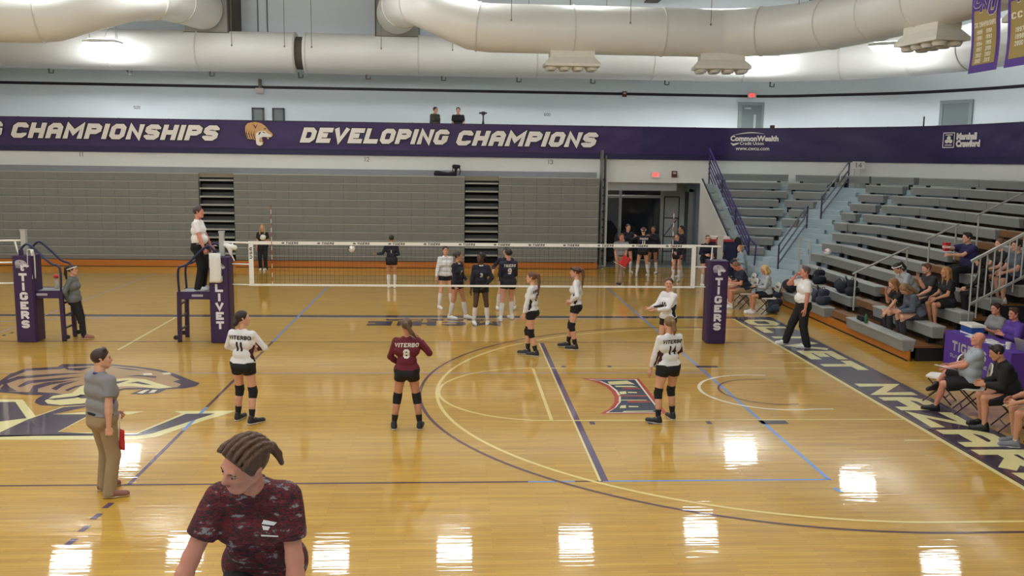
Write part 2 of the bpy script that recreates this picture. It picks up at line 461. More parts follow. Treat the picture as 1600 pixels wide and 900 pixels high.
# gallery floor slab between the gallery front and the upper wall
NF = normals(FB)
poly = [p-n*.1 for p, n in zip(FB, NF)]+[(22.5, -24), (22.5, 22), (-26, 22)]
struct('floor_gallery', MB().prism([tuple(p) for p in poly], 4.18, 4.36), M('gallery_concrete', (150, 150, 146), .8))
struct('ceiling', MB().b2((-27, -26, 11.5), (24, 22, 11.7)), m_ceil)
struct('wall_left', MB().b2((-26.6, -26, 0), (-26, 22, 11.5)), m_wallw)
struct('wall_right', MB().b2((22.4, -26, 0), (22.8, 22, 11.5)), m_wallw)
struct('wall_near', MB().b2((-27, -26.4, 0), (24, -26, 11.5)), m_wallw)
# roof beams
for i, x in enumerate((-20, -13, -6, 1, 8, 15)):
    o = obj('trim_%d' % (i+1), MB().b2((x-.15, -25.9, 11.0), (x+.15, 20.4, 11.5)).b2((x-.3, -25.9, 10.95), (x+.3, 20.4, 11.0)), M('grey_roof_steel', (96, 92, 84), .6)); o['kind'] = 'structure'
# pale steel lintel panels and seams high on the back wall
for x in (-12.0, -5.6, -4.7, 3.0):
    pass
seam = MB()
for x in (-11.4, -9.0, -8.6, -3.2, -2.8, 4.5): seam.b2((x-.02, 20.64, 9.3), (x+.02, 20.70, 11.5))
obj('wall_seam', seam, M('grey_seam', (120, 122, 118), .7), wall_up)

# --- lower doorway: lobby behind the opening
lob = MB()
lob.b2((4.6, 19.4, 0), (10.2, 19.6, 3.6))          # far lobby wall
lob.b2((4.5, 14.95, 0), (4.7, 19.5, 3.6)); lob.b2((10.1, 14.95, 0), (10.3, 19.5, 3.6))
struct('wall_lobby', lob, M('lobby_grey_blue', (146, 154, 158), .7))
struct('ceiling_lobby', MB().b2((4.5, 14.95, 3.6), (10.3, 19.6, 3.7)), M('lobby_ceiling', (150, 152, 150), .8))
lo = MB().b2((4.6, 14.55, .002), (10.2, 19.4, .012))
struct('floor_lobby', lo, M('grey_lobby_floor', (128, 132, 134), .35, var=.1))
m_alu = M('brushed_aluminium', (176, 178, 178), .35, .7, var=.06, scale=20)
m_dkglass = M('dark_door_glass', (38, 44, 48), .08, var=.1, spec=.6)
dr = obj('door_1', MB().b2((5.42, 14.97, 2.97), (8.15, 15.3, 3.289)).b2((5.4, 16.95, 2.62), (8.0, 17.1, 2.7)), m_alu); dr['kind'] = 'structure'
for x0, x1, nm in ((5.42, 6.25, 'pane'), (6.38, 8.0, 'pane')):
    obj(nm, MB().b2((x0, 17.02, .05), (x1, 17.05, 2.6)), m_dkglass if x0 > 6 else M('grey_door_glass', (104, 114, 118), .15, spec=.6), dr)
    obj('transom_pane', MB().b2((x0, 17.02, 2.72), (x1, 17.05, 3.2)), M('grey_door_glass', (104, 114, 118), .15, spec=.6) if x0 < 6 else m_dkglass, dr)
for x in (5.38, 6.31, 8.03): obj('mullion', MB().b2((x-.05, 16.96, 0), (x+.05, 17.08, 3.3)), m_alu, dr)
dl = obj('door_2', MB().b2((9.0, 16.2, 0), (9.06, 17.3, 2.9)), M('dark_doorway_panel', (50, 56, 58), .4)); dl['kind'] = 'structure'
obj('door_frame', MB().b2((8.95, 16.1, 0), (9.12, 16.2, 3.0)).b2((8.95, 17.3, 0), (9.12, 17.4, 3.0)).b2((8.95, 16.1, 2.9), (9.12, 17.4, 3.0)), m_alu, dl)
struct('wall_partition', MB().b2((8.08, 17.0, 0), (9.0, 17.2, 3.6)).b2((8.95, 17.2, 0), (9.1, 17.6, 3.6)), M('pale_partition', (176, 182, 182), .7))
lamp = thing('lobby_ceiling_light', 'flat light panel on the lobby ceiling hidden behind the doorway header', 'light', (6.6, 17.7, 3.58))
obj('housing', MB().b2((-.62, -.32, -.03), (.62, .32, .02)), m_alu, lamp)
obj('diffuser', MB().b2((-.58, -.28, -.04), (.58, .28, -.031)), M('lobby_lamp_glow', (255, 250, 240), .5, emit=22), lamp)

# --- doors and openings in the upper wall
m_door = M('grey_steel_door', (128, 138, 140), .5, var=.04); m_frame = M('grey_door_frame', (148, 158, 158), .5)
d3 = obj('door_3', MB().b2((12.35, 20.62, 4.36), (13.25, 20.68, 6.66)), m_door); d3['kind'] = 'structure'
obj('door_frame', MB().b2((12.2, 20.6, 4.36), (12.35, 20.7, 6.8)).b2((13.25, 20.6, 4.36), (13.4, 20.7, 6.8)).b2((12.35, 20.6, 6.66), (13.25, 20.7, 6.8)), m_frame, d3)
obj('glass_slot', MB().b2((12.9, 20.6, 5.55), (13.0, 20.619, 6.25)), M('pale_glass_slot', (200, 206, 204), .2), d3)
obj('door_closer', MB().b2((12.45, 20.57, 6.48), (12.75, 20.619, 6.56)), m_alu, d3)
# second grey door on the curved stretch
k = min(range(len(UW)), key=lambda i: abs(pr((UW[i][0], UW[i][1], 6))[0]-1491))
p4 = UW[k]; n4 = normals(UW)[k]; t4 = np.array([-n4[1], n4[0]])
def wallbox(mb, p, t, n, a0, a1, o0, o1, z0, z1):
    c = p+t*(a0+a1)/2+n*(o0+o1)/2
    return mb.box((c[0], c[1], (z0+z1)/2), (abs(a1-a0), abs(o1-o0), z1-z0), rz=math.atan2(t[1], t[0]))
d4 = obj('door_4', wallbox(MB(), p4, t4, n4, -.55, .55, -.05, .09, 4.36, 6.55), m_door); d4['kind'] = 'structure'
fr = MB(); wallbox(fr, p4, t4, n4, -.68, -.55, -.05, .12, 4.36, 6.68); wallbox(fr, p4, t4, n4, .55, .68, -.05, .12, 4.36, 6.68); wallbox(fr, p4, t4, n4, -.55, .55, -.05, .12, 6.55, 6.68)
obj('door_frame', fr, m_frame, d4)
for i, x in enumerate((-9.09, -8.21)):
    wn = obj('window_%d' % (i+1), MB().b2((x-.2, 20.64, 5.0), (x+.2, 20.66, 6.12)), M('grey_window_glass', (120, 128, 126), .25)); wn['kind'] = 'structure'
    obj('window_frame', MB().b2((x-.26, 20.6, 4.95), (x-.2, 20.7, 6.18)).b2((x+.2, 20.6, 4.95), (x+.26, 20.7, 6.18)).b2((x-.26, 20.6, 6.12), (x+.26, 20.7, 6.18)), M('dark_window_frame', (70, 76, 74), .5), wn)

# --- painted section numbers on the walls
m_num = M('grey_numerals', (120, 122, 120), .7)
def wall_print(txt, x, y, Y, h, name='section_number', mat=m_num, parent=None):
    c = gy(x, y, Y); q, W = glyphs(txt, h*.62, h, h*.16, h*.14)
    return obj(name, flat_text(q, lambda a, b: (c[0]-W/2+a, Y-.006, c[2]-h/2+b)), mat, parent)
for t, x, y in (('11', 127, 241), ('12', 573, 249), ('13', 860, 253)): wall_print(t, x, y, 14.7, .17, parent=wall_gal)
for t, x, y in (('500', 214, 168), ('600', 855, 179)): wall_print(t, x, y, 20.7, .13, parent=wall_up)

# ================================================================ painted lines and marks on the floor
mp_purple = paint_mat('purple_line_paint', (74, 44, 92)); mp_maroon = paint_mat('maroon_line_paint', (84, 38, 52)); mp_blue = paint_mat('blue_line_paint', (110, 150, 214))
mp_yel = paint_mat('pale_yellow_line_paint', (236, 214, 138)); mp_dark = paint_mat('dark_purple_paint', (62, 44, 66)); mp_white = paint_mat('cream_white_line_paint', (240, 232, 206))
mp_lil = paint_mat('lilac_line_paint', (176, 150, 176)); mp_cream = paint_mat('cream_letter_paint', (232, 222, 158)); mp_tan = paint_mat('tan_fur_paint', (182, 146, 98))
mp_red = paint_mat('red_paint', (190, 52, 36)); mp_navy = paint_mat('navy_paint', (42, 54, 74))
def strip(P, w, z, mb=None):
    mb = mb or MB(); P = [np.array(p, float) for p in P]; vs = []
    for i in range(len(P)):
        t = P[min(i+1, len(P)-1)]-P[max(i-1, 0)]; t /= np.linalg.norm(t); n = np.array([-t[1], t[0]])*w/2
        vs += [tuple(P[i]+n)+(z,), tuple(P[i]-n)+(z,)]
    return mb.add(vs, [(2*i, 2*i+1, 2*i+3, 2*i+2) for i in range(len(P)-1)])
def fline(P, w, mat, z=.002, name='court_line'): return obj(name, strip(P, w, z), mat, floor)
def arc(c, r, a0, a1, n=48): return [(c[0]+r*math.cos(math.radians(a0+(a1-a0)*i/n)), c[1]+r*math.sin(math.radians(a0+(a1-a0)*i/n))) for i in range(n+1)]
# volleyball court
fline([(-4.5, 9), (-4.5, -.0)], .055, mp_blue); fline([(-4.5, 0), (-4.5, -5.4)], .055, mp_maroon); fline([(-4.5, -5.4), (-4.5, -6.7)], .055, mp_blue); fline([(-4.5, -6.7), (-4.5, -9)], .055, mp_purple)
fline([(4.5, 9), (4.5, -9)], .06, mp_blue)
fline([(-4.5, 9), (4.5, 9)], .05, mp_blue)
for a, b, mt in ((-26, -4.5, mp_maroon), (-4.5, .53, mp_maroon), (.53, 1.14, mp_blue), (1.14, 1.5, mp_maroon), (1.5, 4.53, mp_blue)): fline([(a, -9), (b, -9)], .05, mt)
fline([(-26, 0), (6.86, 0)], .05, mp_maroon); fline([(-4.5, -3), (4.5, -3)], .05, mp_lil); fline([(-11, -3), (-4.5, -3)], .04, mp_lil); fline([(-4.5, 3), (4.5, 3)], .04, mp_lil)
fline([(1.53, -.1), (1.53, -9)], .09, mp_purple, .0025); fline([(1.465, -.1), (1.465, -9)], .03, mp_cream, .0022)
for a, b in ((-10.9, 12),): fline([(a, -.2), (a, b)], .06, mp_lil)
fline([(-12.5, 2.2), (-9.2, 3.0)], .06, mp_blue)
for x, y in ((169, 790), (151, 807), (132, 826), (111, 847)): p_ = gz(x, y); fline([(p_[0]+.01, p_[1]+.085), (p_[0]-.01, p_[1]-.085)], .075, mp_purple)
q = gz(1309, 766); fline([(q[0]-.02, q[1]+.07), (q[0]+.02, q[1]-.07)], .07, mp_blue)
for i in range(3): fline([tuple(gz(4+12*i, 525-4*i)[:2]), tuple(gz(9+12*i, 523-4*i)[:2])], .07, mp_dark)
# basketball court
fline([(-26, 3.32), (6.98, 3.32)], .34, mp_dark, .0016); fline([(-26, 3.12), (6.98, 3.12)], .05, mp_cream, .0018)
fline([(-7.55, 3.1), (-7.55, -.9)], .06, mp_cream); fline([(-7.55, -7.6), (-7.55, -12)], .06, mp_cream)
BK = (5.28, -4.42)
fline([(6.9, -4.42+6.32), ]+[(5.28, -4.42+6.32)]+arc(BK, 6.32, 90, 270, 90)+[(6.9, -4.42-6.32)], .055, mp_maroon, .0022)
fline([(6.9, -4.42+6.02)]+arc(BK, 6.02, 90, 270, 90)+[(6.9, -4.42-6.02)], .055, mp_yel, .0026)
fline(arc((1.12, -4.42), 1.83, 90, 270), .05, mp_yel, .003)
fline([(1.12, -2.59), (1.12, -6.25)], .055, mp_yel, .003)
fline([(1.12, -2.59), (6.9, -2.59)], .05, mp_yel, .003); fline([(1.12, -6.25), (6.9, -6.25)], .05, mp_yel, .003)
fline(arc(BK, 1.25, 74, 286, 40), .06, mp_white, .003); fline([(BK[0]+.34, BK[1]-1.2), (BK[0]+.7, BK[1]-1.2)], .05, mp_white, .003)
fline(arc(BK, .9, 76, 284, 40), .035, mp_maroon, .0032)
for x in (1.75, 2.68, 3.62): fline([(x-.04, -2.45), (x+.04, -2.45)], .16, mp_dark); fline([(x-.04, -6.39), (x+.04, -6.39)], .16, mp_dark)
fline([(4.45, -2.47), (4.9, -2.47)], .16, mp_dark); fline([(4.45, -6.38), (4.9, -6.38)], .2, mp_dark)
fline([(6.92, 3.15), (6.92, -12.1)], .075, mp_cream, .002)
for y in (-1.2, -2.1, -7.35): fline([(6.35, y), (6.88, y)], .05, mp_yel, .003)
# lettered baseline band
band = obj('lettered_band', MB().b2((6.97, -12.1, .0005), (8.06, 3.45, .0015)), mp_dark, floor)
ll = MB(); txt = 'OLIVET NAZARENE'; y0 = 3.02; pitch = .985
for i, c in enumerate(txt):
    if c == ' ': continue
    qd, W = glyphs(c, .86, .8, .23, 0)
    if c == 'I': W = .22
    st = y0-pitch*i-(.3 if c == 'I' else 0)+ (0)
    flat_text(qd, lambda a, b: (7.11+b, st-a, .0028), ll)
obj('lettering', ll, mp_cream, band)
tr = MB()
for x in (6.99, 8.02): tr.b2((x, -12.1, .0016), (x+.035, 3.45, .0022))
obj('band_edge', tr, M('dark_plum_edge', (48, 26, 44), .4), band)
# hall name by the far sideline, read from the other side
for t, X0, X1, y0, h in (('MCHIE', .72, -2.62, 2.0, .62), ('ARENA', .3, -2.2, 2.72, .22)):
    qd, W = glyphs(t, .62, h, .24 if h > .4 else .085, .14, fit=X0-X1)
    obj('floor_lettering', flat_text(qd, lambda a, b: (X0-a, y0+h*0+(.0)+h-b, .003)), mp_dark, floor)
# shield-like emblem with four letters beside the key
def fpoly(pts, mat, z, name='floor_emblem', parent=None):
    return obj(name, MB().add([(p[0], p[1], z) for p in pts], [tuple(range(len(pts)))]), mat, parent or floor)
def Z3(a, b): p = gz(800+a/4, 450+b/4); return (p[0], p[1])
em = fpoly([Z3(*p) for p in ((435, 566), (792, 566), (972, 787), (548, 787), (608, 758), (640, 715), (640, 680), (622, 648), (585, 615), (520, 587))], mp_red, .003)
fpoly([Z3(*p) for p in ((470, 571), (778, 571), (938, 782), (585, 782), (640, 752), (668, 715), (668, 680), (648, 645), (605, 610), (545, 583))], mp_white, .0034, 'emblem_field', em)
fpoly([Z3(*p) for p in ((492, 574), (768, 574), (926, 779), (600, 779), (650, 748), (680, 712), (680, 678), (658, 642), (612, 606), (556, 582))], mp_navy, .0038, 'emblem_field', em)
def lp(*pp, mat=mp_cream): fpoly([Z3(*p) for p in pp], mat, .0042, 'emblem_letter', em)
lp((598, 586), (720, 580), (770, 604), (720, 602), (610, 606)); lp((640, 612), (750, 612), (790, 622), (650, 620))
lp((670, 650), (712, 646), (716, 662), (676, 666)); lp((724, 650), (780, 652), (780, 658), (726, 657)); lp((664, 672), (840, 672), (845, 678), (668, 678), mat=mp_red)
lp((690, 625), (800, 628), (806, 634), (690, 632), mat=mp_red); lp((722, 706), (860, 708), (866, 716), (722, 716), mat=mp_red)
lp((680, 736), (712, 733), (712, 752), (672, 752)); lp((730, 738), (790, 740), (790, 746), (730, 746)); lp((664, 700), (840, 700), (845, 704), (664, 704)); lp((700, 770), (880, 768), (884, 773), (690, 776))
# tiger head and letters in the centre of the basketball court
def Z6(a, b): p = gz(a/4.4444, 540+b/4.4444); return (p[0], p[1])
def fp6(pts, mat, z, nm='emblem_shape'): return fpoly([Z6(*p) for p in pts], mat, z, nm, logo)
logo = fpoly([Z6(*p) for p in ((-60, 290), (0, 245), (70, 198), (180, 160), (400, 148), (430, 129), (640, 127), (800, 132), (960, 147), (1110, 168), (1220, 198), (1320, 238), (1388, 262), (1360, 282), (1290, 297), (1160, 304),
    (1100, 330), (990, 341), (900, 336), (960, 316), (990, 304), (860, 306), (790, 330), (700, 400), (590, 414), (400, 420), (280, 415), (240, 395), (255, 370), (300, 345), (200, 343), (100, 335), (0, 325), (-80, 330))], mp_dark, .0026, 'floor_emblem')
logo['label'] = 'large tiger head emblem painted at centre court'
fp6(((-20, 300), (60, 230), (190, 175), (420, 165), (470, 150), (640, 140), (800, 142), (960, 158), (1100, 180), (1200, 210), (1260, 235), (1200, 250), (1260, 270), (1230, 290), (1100, 298), (960, 292), (860, 296), (760, 320), (640, 385), (560, 360), (380, 330), (280, 325), (170, 325), (60, 318)), mp_tan, .003)
fp6(((310, 385), (370, 350), (500, 330), (560, 285), (720, 240), (900, 225), (1010, 235), (1080, 258), (1200, 292), (1100, 300), (1000, 290), (920, 282), (840, 284), (760, 305), (690, 345), (660, 395), (560, 404), (420, 414), (330, 404)), mp_cream, .0034)
for s in (((0, 255), (120, 215), (400, 195), (600, 190), (420, 206), (140, 232), (20, 275)), ((120, 285), (190, 245), (420, 225), (580, 215), (430, 240), (220, 262), (140, 290)), ((200, 330), (230, 280), (330, 255), (520, 240), (360, 272), (265, 300), (262, 335)),
          ((355, 300), (420, 265), (560, 240), (440, 280), (390, 312)), ((430, 152), (520, 158), (640, 150), (560, 175), (480, 172)), ((760, 150), (900, 160), (1020, 180), (900, 170)), ((860, 215), (960, 205), (1090, 215), (1080, 225), (960, 214)),
          ((1140, 185), (1220, 205), (1300, 240), (1388, 262), (1310, 285), (1250, 270), (1310, 258), (1230, 230)), ((880, 262), (960, 250), (1060, 275), (1000, 272), (940, 262)), ((450, 310), (520, 282), (590, 270), (520, 296), (470, 318)),
          ((800, 252), (900, 240), (850, 256), (800, 270)), ((530, 355), (560, 340), (660, 350), (640, 366), (560, 368)), ((320, 372), (500, 355), (600, 340), (520, 366), (380, 380)), ((0, 300), (40, 262), (70, 290), (120, 318), (30, 318))):
    fp6(s, mp_dark, .0038)
fp6(((990, 195), (1050, 192), (1060, 204), (1000, 206)), mp_white, .0042); fp6(((1120, 190), (1180, 188), (1190, 200), (1140, 202)), mp_white, .0042)
for s in (((950, 330), (1000, 310), (1040, 306), (990, 334)), ((1030, 330), (1060, 308), (1095, 308), (1070, 328))): fp6(s, mp_white, .0042)
# the letters below the head
fp6(((-160, 372), (158, 376), (248, 490), (430, 425), (600, 412), (600, 425), (360, 480), (610, 460), (1000, 458), (900, 478), (620, 490), (400, 604), (950, 606), (1262, 474), (1212, 456), (1640, 452), (1560, 480), (1420, 520), (1080, 636), (950, 652), (-260, 655), (-260, 372)), mp_cream, .0018)
fp6(((-240, 395), (106, 391), (185, 505), (0, 528), (-240, 545)), mp_dark, .0021)
fp6(((-240, 640), (0, 603), (190, 515), (440, 428), (600, 416), (590, 430), (365, 478), (610, 478), (610, 488), (400, 600), (610, 610), (960, 610), (1292, 474), (1492, 472), (1060, 610), (950, 627), (-240, 628)), mp_dark, .0022)
# ================================================================ hall lamps
m_house = M('white_lamp_housing', (214, 214, 206), .5); m_glow = M('lamp_diffuser_glow', (250, 253, 255), .5, emit=LAMP_L); m_upl = M('lamp_uplight_glow', (250, 253, 255), .5, emit=LAMP_L*.35)
def hall_lamp(loc, label, rz=0., proto=[]):
    if proto: return dup(proto[0], loc, rz, label, 'hall lamps')
    t = thing('hall_lamp', label, 'light', loc, rz, 'hall lamps')
    hm = MB().b2((-.66, -.3, .0), (.66, .3, .08)).b2((-.5, -.2, .08), (.5, .2, .14))
    obj('housing', hm, m_house, t)
    obj('diffuser', MB().add([(-.5, -.2, -.16), (.5, -.2, -.16), (.5, .2, -.16), (-.5, .2, -.16), (-.64, -.28, -.002), (.64, -.28, -.002), (.64, .28, -.002), (-.64, .28, -.002)], [(3, 2, 1, 0), (4, 5, 6, 7), (0, 1, 5, 4), (1, 2, 6, 5), (2, 3, 7, 6), (3, 0, 4, 7)]), m_glow, t)
    obj('uplight', MB().b2((-.48, -.18, .142), (.48, .18, .15)), m_upl, t)
    wr = MB()
    for x in (-.5, .5): wr.tube([(x, 0, .13), (x, 0, 1.6)], .008, 5)
    obj('hanger_wire', wr, m_black, t); proto.append(t); return t
hall_lamp((-14.2, 17.0, 8.36), 'hall lamp hanging before the far duct at the upper left')
hall_lamp((11.9, 17.0, 8.36), 'hall lamp peeking out below the large near duct right of its second outlet')
hall_lamp((15.4, 13.2, 8.42), 'bright hall lamp between the two ducts at the upper right', math.radians(-35))
for i, (x, y) in enumerate(((110, 880), (290, 860), (517, 873), (710, 862), (900, 850), (1095, 828), (1470, 885))):
    p = gz(x, y, -10.7); hall_lamp((p[0], p[1], 10.7), 'hall lamp above the picture mirrored in the near floor '+('at its left end', 'left of the plaited woman', 'right of the plaited woman', 'below player number 8', 'below the purple court line', 'on the dark arc', 'in the lower right corner')[i])
for Y in (3.0, -5.5, -13.5, -21):
    for X in (-21, -16.4, -11.8, -7.2, -2.6, 2.0, 6.6): hall_lamp((X, Y, 9.9), 'hall lamp high over the court beyond the top of the picture')

# ================================================================ ducts
m_duct = M('cream_painted_duct', (234, 234, 228), .38, var=.05, scale=.6, spec=.5)
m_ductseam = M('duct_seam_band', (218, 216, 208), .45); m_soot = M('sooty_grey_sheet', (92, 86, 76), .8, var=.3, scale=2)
m_rod = M('hanger_rod_grey', (120, 116, 106), .6)
def smooth_path(P, n=8): return catmull(P, n)
def duct(label, path, r, seams, rods, cuts=()):
    p0 = path[0]; t = thing('air_duct', label, 'air duct', tuple(p0))
    obj('pipe', MB().tube(path, r, 40), m_duct, t, True, 'auto')
    P = [np.array(p) for p in path]; S = [0]
    for i in range(1, len(P)): S.append(S[-1]+np.linalg.norm(P[i]-P[i-1]))
    def at(s):
        for i in range(1, len(P)):
            if S[i] >= s or i == len(P)-1:
                f = (s-S[i-1])/(S[i]-S[i-1]); return P[i-1]+(P[i]-P[i-1])*f, (P[i]-P[i-1])/(S[i]-S[i-1])
    for s in seams:
        c, d = at(s); obj('flange', MB().tube([c-d*.03, c-d*.02, c+d*.02, c+d*.03], [r+.004, r+.028, r+.028, r+.004], 40), m_ductseam, t, True, 'auto')
    for s in rods:
        c, d = at(s); obj('hanger', MB().tube([c+np.array((0, 0, r*.2))-np.array((0, r*1.0, 0)), c+np.array((0, -r*1.0, 2.9))], .012, 5).box(c+np.array((0, -r*1.0, r*.2)), (.05, .05, .06)), m_rod, t, True)
    return t, at, S
ZN, RN = 8.64, .83
near_r = smooth_path([(-2.9, 18.4, 9.95), (-2.5, 16, 9.95)], 1)[:1]+[np.array(p) for p in ((-2.75, 17.2, 9.95), (-2.3, 15.4, 9.9), (-1.7, 13.9, 9.65), (-.9, 13.0, 9.2), (.15, 12.55, 8.7), (.7, 12.5, ZN))]
curve = smooth_path([(.7, 12.5, ZN), (7.6, 12.5, ZN), (9.4, 12.3, ZN), (10.9, 11.2, ZN), (11.8, 9.3, ZN), (12.25, 7, ZN), (12.5, 4.5, ZN), (12.6, 2.5, ZN)], 7)+[np.array((12.6, -16, ZN))]
t1, at1, S1 = duct('large cream air duct nearest the court running to the right and bending round the corner', near_r+curve[1:], RN,
    (2.2, 4.6, 7.4, 10.7, 13.9, 17.4, 20.3, 22.6, 25), (8.5, 12.6, 15.4, 18.4))
near_l = [np.array(p) for p in ((-24, 12.5, ZN), (-19, 12.5, ZN), (-14.75, 12.5, ZN), (-14.2, 12.6, 8.7), (-13.1, 13.1, 9.15), (-12.2, 13.9, 9.6), (-11.4, 15.4, 9.9), (-10.9, 17.2, 9.95), (-10.7, 18.4, 9.95))]
t2, at2, S2 = duct('large cream air duct at the upper left with an angled elbow', near_l, RN, (6.6, 9.4, 13.6, 15.1), (7.5,))
ZF, RF = 8.33, .82
t3, _, _ = duct('far cream air duct along the back wall at the left', [np.array((-26, 18.8, ZF)), np.array((-7.05, 18.8, ZF))], RF, (4.4, 7.2, 11.5, 15, 18.9), (6, 9, 12, 16.5, 18.6))
far_r = smooth_path([(-6.72, 18.8, ZF), (10, 18.8, ZF), (12.2, 18.6, ZF), (14.2, 17.7, ZF), (16.0, 16.3, ZF), (17.3, 14.4, ZF), (18.1, 12.2, ZF), (18.5, 9.5, ZF), (18.6, 6.5, ZF)], 6)+[np.array((18.6, -16, ZF))]
t4_, _, _ = duct('far cream air duct along the back wall starting right of the gap', far_r, RF, (.1, 4.7, 9.6, 14.5, 18.4, 22.5, 25.5, 28), (.4, 3.2, 6.1, 9.2, 12.4))
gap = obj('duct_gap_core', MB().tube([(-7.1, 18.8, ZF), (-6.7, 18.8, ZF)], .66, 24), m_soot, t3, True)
# sooty plenum boxes where the near ducts leave the wall
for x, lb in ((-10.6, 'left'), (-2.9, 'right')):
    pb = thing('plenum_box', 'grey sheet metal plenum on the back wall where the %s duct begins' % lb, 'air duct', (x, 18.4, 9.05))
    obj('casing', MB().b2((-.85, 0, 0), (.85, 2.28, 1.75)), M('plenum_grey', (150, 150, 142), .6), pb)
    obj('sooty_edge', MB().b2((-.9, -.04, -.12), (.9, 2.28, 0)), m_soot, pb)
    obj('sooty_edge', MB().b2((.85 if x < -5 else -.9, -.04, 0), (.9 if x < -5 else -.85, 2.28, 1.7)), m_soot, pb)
# outlets under the near duct
def diffuser(c, ang, label, proto=[]):
    if proto: return dup(proto[0], tuple(c), ang, label, 'duct outlets')
    t = thing('air_outlet', label, 'air outlet', tuple(c), ang, 'duct outlets')
    m = M('white_outlet_sheet', (226, 222, 208), .5)
    obj('neck', MB().b2((-.78, -.35, -.1), (.78, .35, .35)), m, t)
    hd = MB(); a, b, z0, z1 = .78, .35, -.1, -.32; c2, d2 = .98, .5
    hd.add([(-a, -b, z0), (a, -b, z0), (a, b, z0), (-a, b, z0), (-c2, -d2, z1), (c2, -d2, z1), (c2, d2, z1), (-c2, d2, z1), (-c2, -d2, z1-.1), (c2, -d2, z1-.1), (c2, d2, z1-.1), (-c2, d2, z1-.1)],
           [(0, 1, 2, 3), (0, 4, 5, 1), (1, 5, 6, 2), (2, 6, 7, 3), (3, 7, 4, 0), (4, 8, 9, 5), (5, 9, 10, 6), (6, 10, 11, 7), (7, 11, 8, 4), (11, 10, 9, 8)])
    obj('hood', hd, m, t)
    for i in range(4):
        for j in (-.22, .22):
            nz = obj('nozzle', MB().lathe([(.17, 0), (.2, -.05), (.15, -.13), (.13, -.13), (.13, -.06)], (-.72+.48*i, j, -.42), 16), m, t, smooth='auto')
            obj('nozzle_mouth', MB().lathe([(.125, -.002), (.125, 0)], (-.72+.48*i, j, -.545), 12), m_black, nz)
    proto.append(t); return t
diffuser((3.6, 12.5, 7.78), 0, 'white air outlet with round nozzles under the near duct, left one')
diffuser((8.95, 12.4, 7.78), math.radians(-6), 'white air outlet with round nozzles under the near duct, beside the bright hall lamp')
diffuser((12.5, 4.6, 7.8), math.radians(-84), 'white air outlet under the near duct on the bend, left of the hanging banners')
diffuser((12.6, -.3, 7.8), math.radians(-90), 'white air outlet between the two hanging banners')
# clamps below the far duct
for x in (75, 198, 327, 466, 572, 690, 808, 924, 1040, 1205):
    p = gy(x, 113+.008*x, 18.7)
    o = obj('pipe_bracket', MB().box((0, 0, 0), (.05, .05, .22)).box((.09, 0, -.1), (.18, .05, .04)).box((.17, 0, -.03), (.03, .05, .12)), M('bracket_grey', (96, 94, 88), .6)); o.location = (p[0], 18.8, ZF-RF-.07); o.parent = None
    o.location = Vector(o.location); k = t3 if p[0] < -7 else t4_; o.location = o.location-wloc(k); o.parent = k

# ================================================================ gallery banner
m_ban = M('purple_vinyl_banner', (54, 30, 88), .5, var=.22, scale=1.2, bump=.5, bscale=2.2)
m_ban2 = M('deep_violet_vinyl_banner', (42, 25, 82), .5, var=.2, scale=1.2, bump=.6, bscale=2.5)
m_fascia = M('dark_violet_fascia', (32, 24, 72), .5, var=.06)
m_wht = M('banner_white_print', (232, 226, 220), .5, var=.05, scale=2); m_blk = M('banner_dark_outline', (26, 18, 34), .5); m_tanp = M('tiger_tan_print', (206, 160, 104), .5)
ARC = [0.]
for i in range(1, len(FB)): ARC.append(ARC[-1]+float(np.linalg.norm(FB[i]-FB[i-1])))
NB = normals(FB)
def on_front(s, z, off):
    for i in range(1, len(FB)):
        if ARC[i] >= s or i == len(FB)-1:
            f = (s-ARC[i-1])/(ARC[i]-ARC[i-1]); p = FB[i-1]+(FB[i]-FB[i-1])*f; n = NB[i-1]*(1-f)+NB[i]*f; n = n/np.linalg.norm(n)
            return (p[0]+n[0]*off, p[1]+n[1]*off, z)
def s_at(px, z=4.9):
    lo_, hi_ = 0., ARC[-1]-20
    for _ in range(50):
        md = (lo_+hi_)/2
        if pr(on_front(md, z, .1))[0] < px: lo_ = md
        else: hi_ = md
    return lo_
fas = obj('trim_7', ribbon(FB, 4.17, 4.38, .06, -.02), m_fascia); fas['kind'] = 'structure'
railm = MB()
for s in np.arange(.5, 62, 1.8): railm.box(on_front(s, 4.9, .0), (.04, .04, 1.05))
rl = obj('trim_8', railm, M('gallery_rail_post', (60, 52, 80), .5)); rl['kind'] = 'structure'
def banner(s0, s1, label, mat):
    t = thing('gallery_banner', label, 'banner', on_front((s0+s1)/2, 4.38, .08))
    mb = MB(); n = max(2, int((s1-s0)/.25)); m_ = 8
    for i in range(n+1):
        s = s0+(s1-s0)*i/n
        for j in range(m_+1):
            z = 4.375+1.025*j/m_; e = math.sin(PI*j/m_)
            w_ = .012*math.sin(s*2.3+j*.7)*e+.01*math.sin(s*5.1-j*1.1)*e
            sag = -.015*abs(math.sin(s*PI/1.1))*(j == m_)
            mb.v.append(on_front(s, z+sag, .075+w_))
    for i in range(n):
        for j in range(m_): a = i*(m_+1)+j; mb.f.append((a, a+m_+1, a+m_+2, a+1))
    sheet = obj('sheet', mb, mat, t, True, True)
    hem = MB()
    for i in range(n): 
        a = on_front(s0+(s1-s0)*i/n, 5.4, .075); b = on_front(s0+(s1-s0)*(i+1)/n, 5.4, .075); hem.bar(a, b, .03, .03)
    obj('top_hem', hem, M('banner_hem', (38, 26, 60), .5), t, True)
    return t, sheet
sb = [0, s_at(-250), s_at(1004), s_at(1308), s_at(1606), ARC[-1]-8]
B1, S1b = banner(s_at(-420), s_at(1003), 'long purple gallery banner with large slanted white lettering and a tiger head', m_ban)
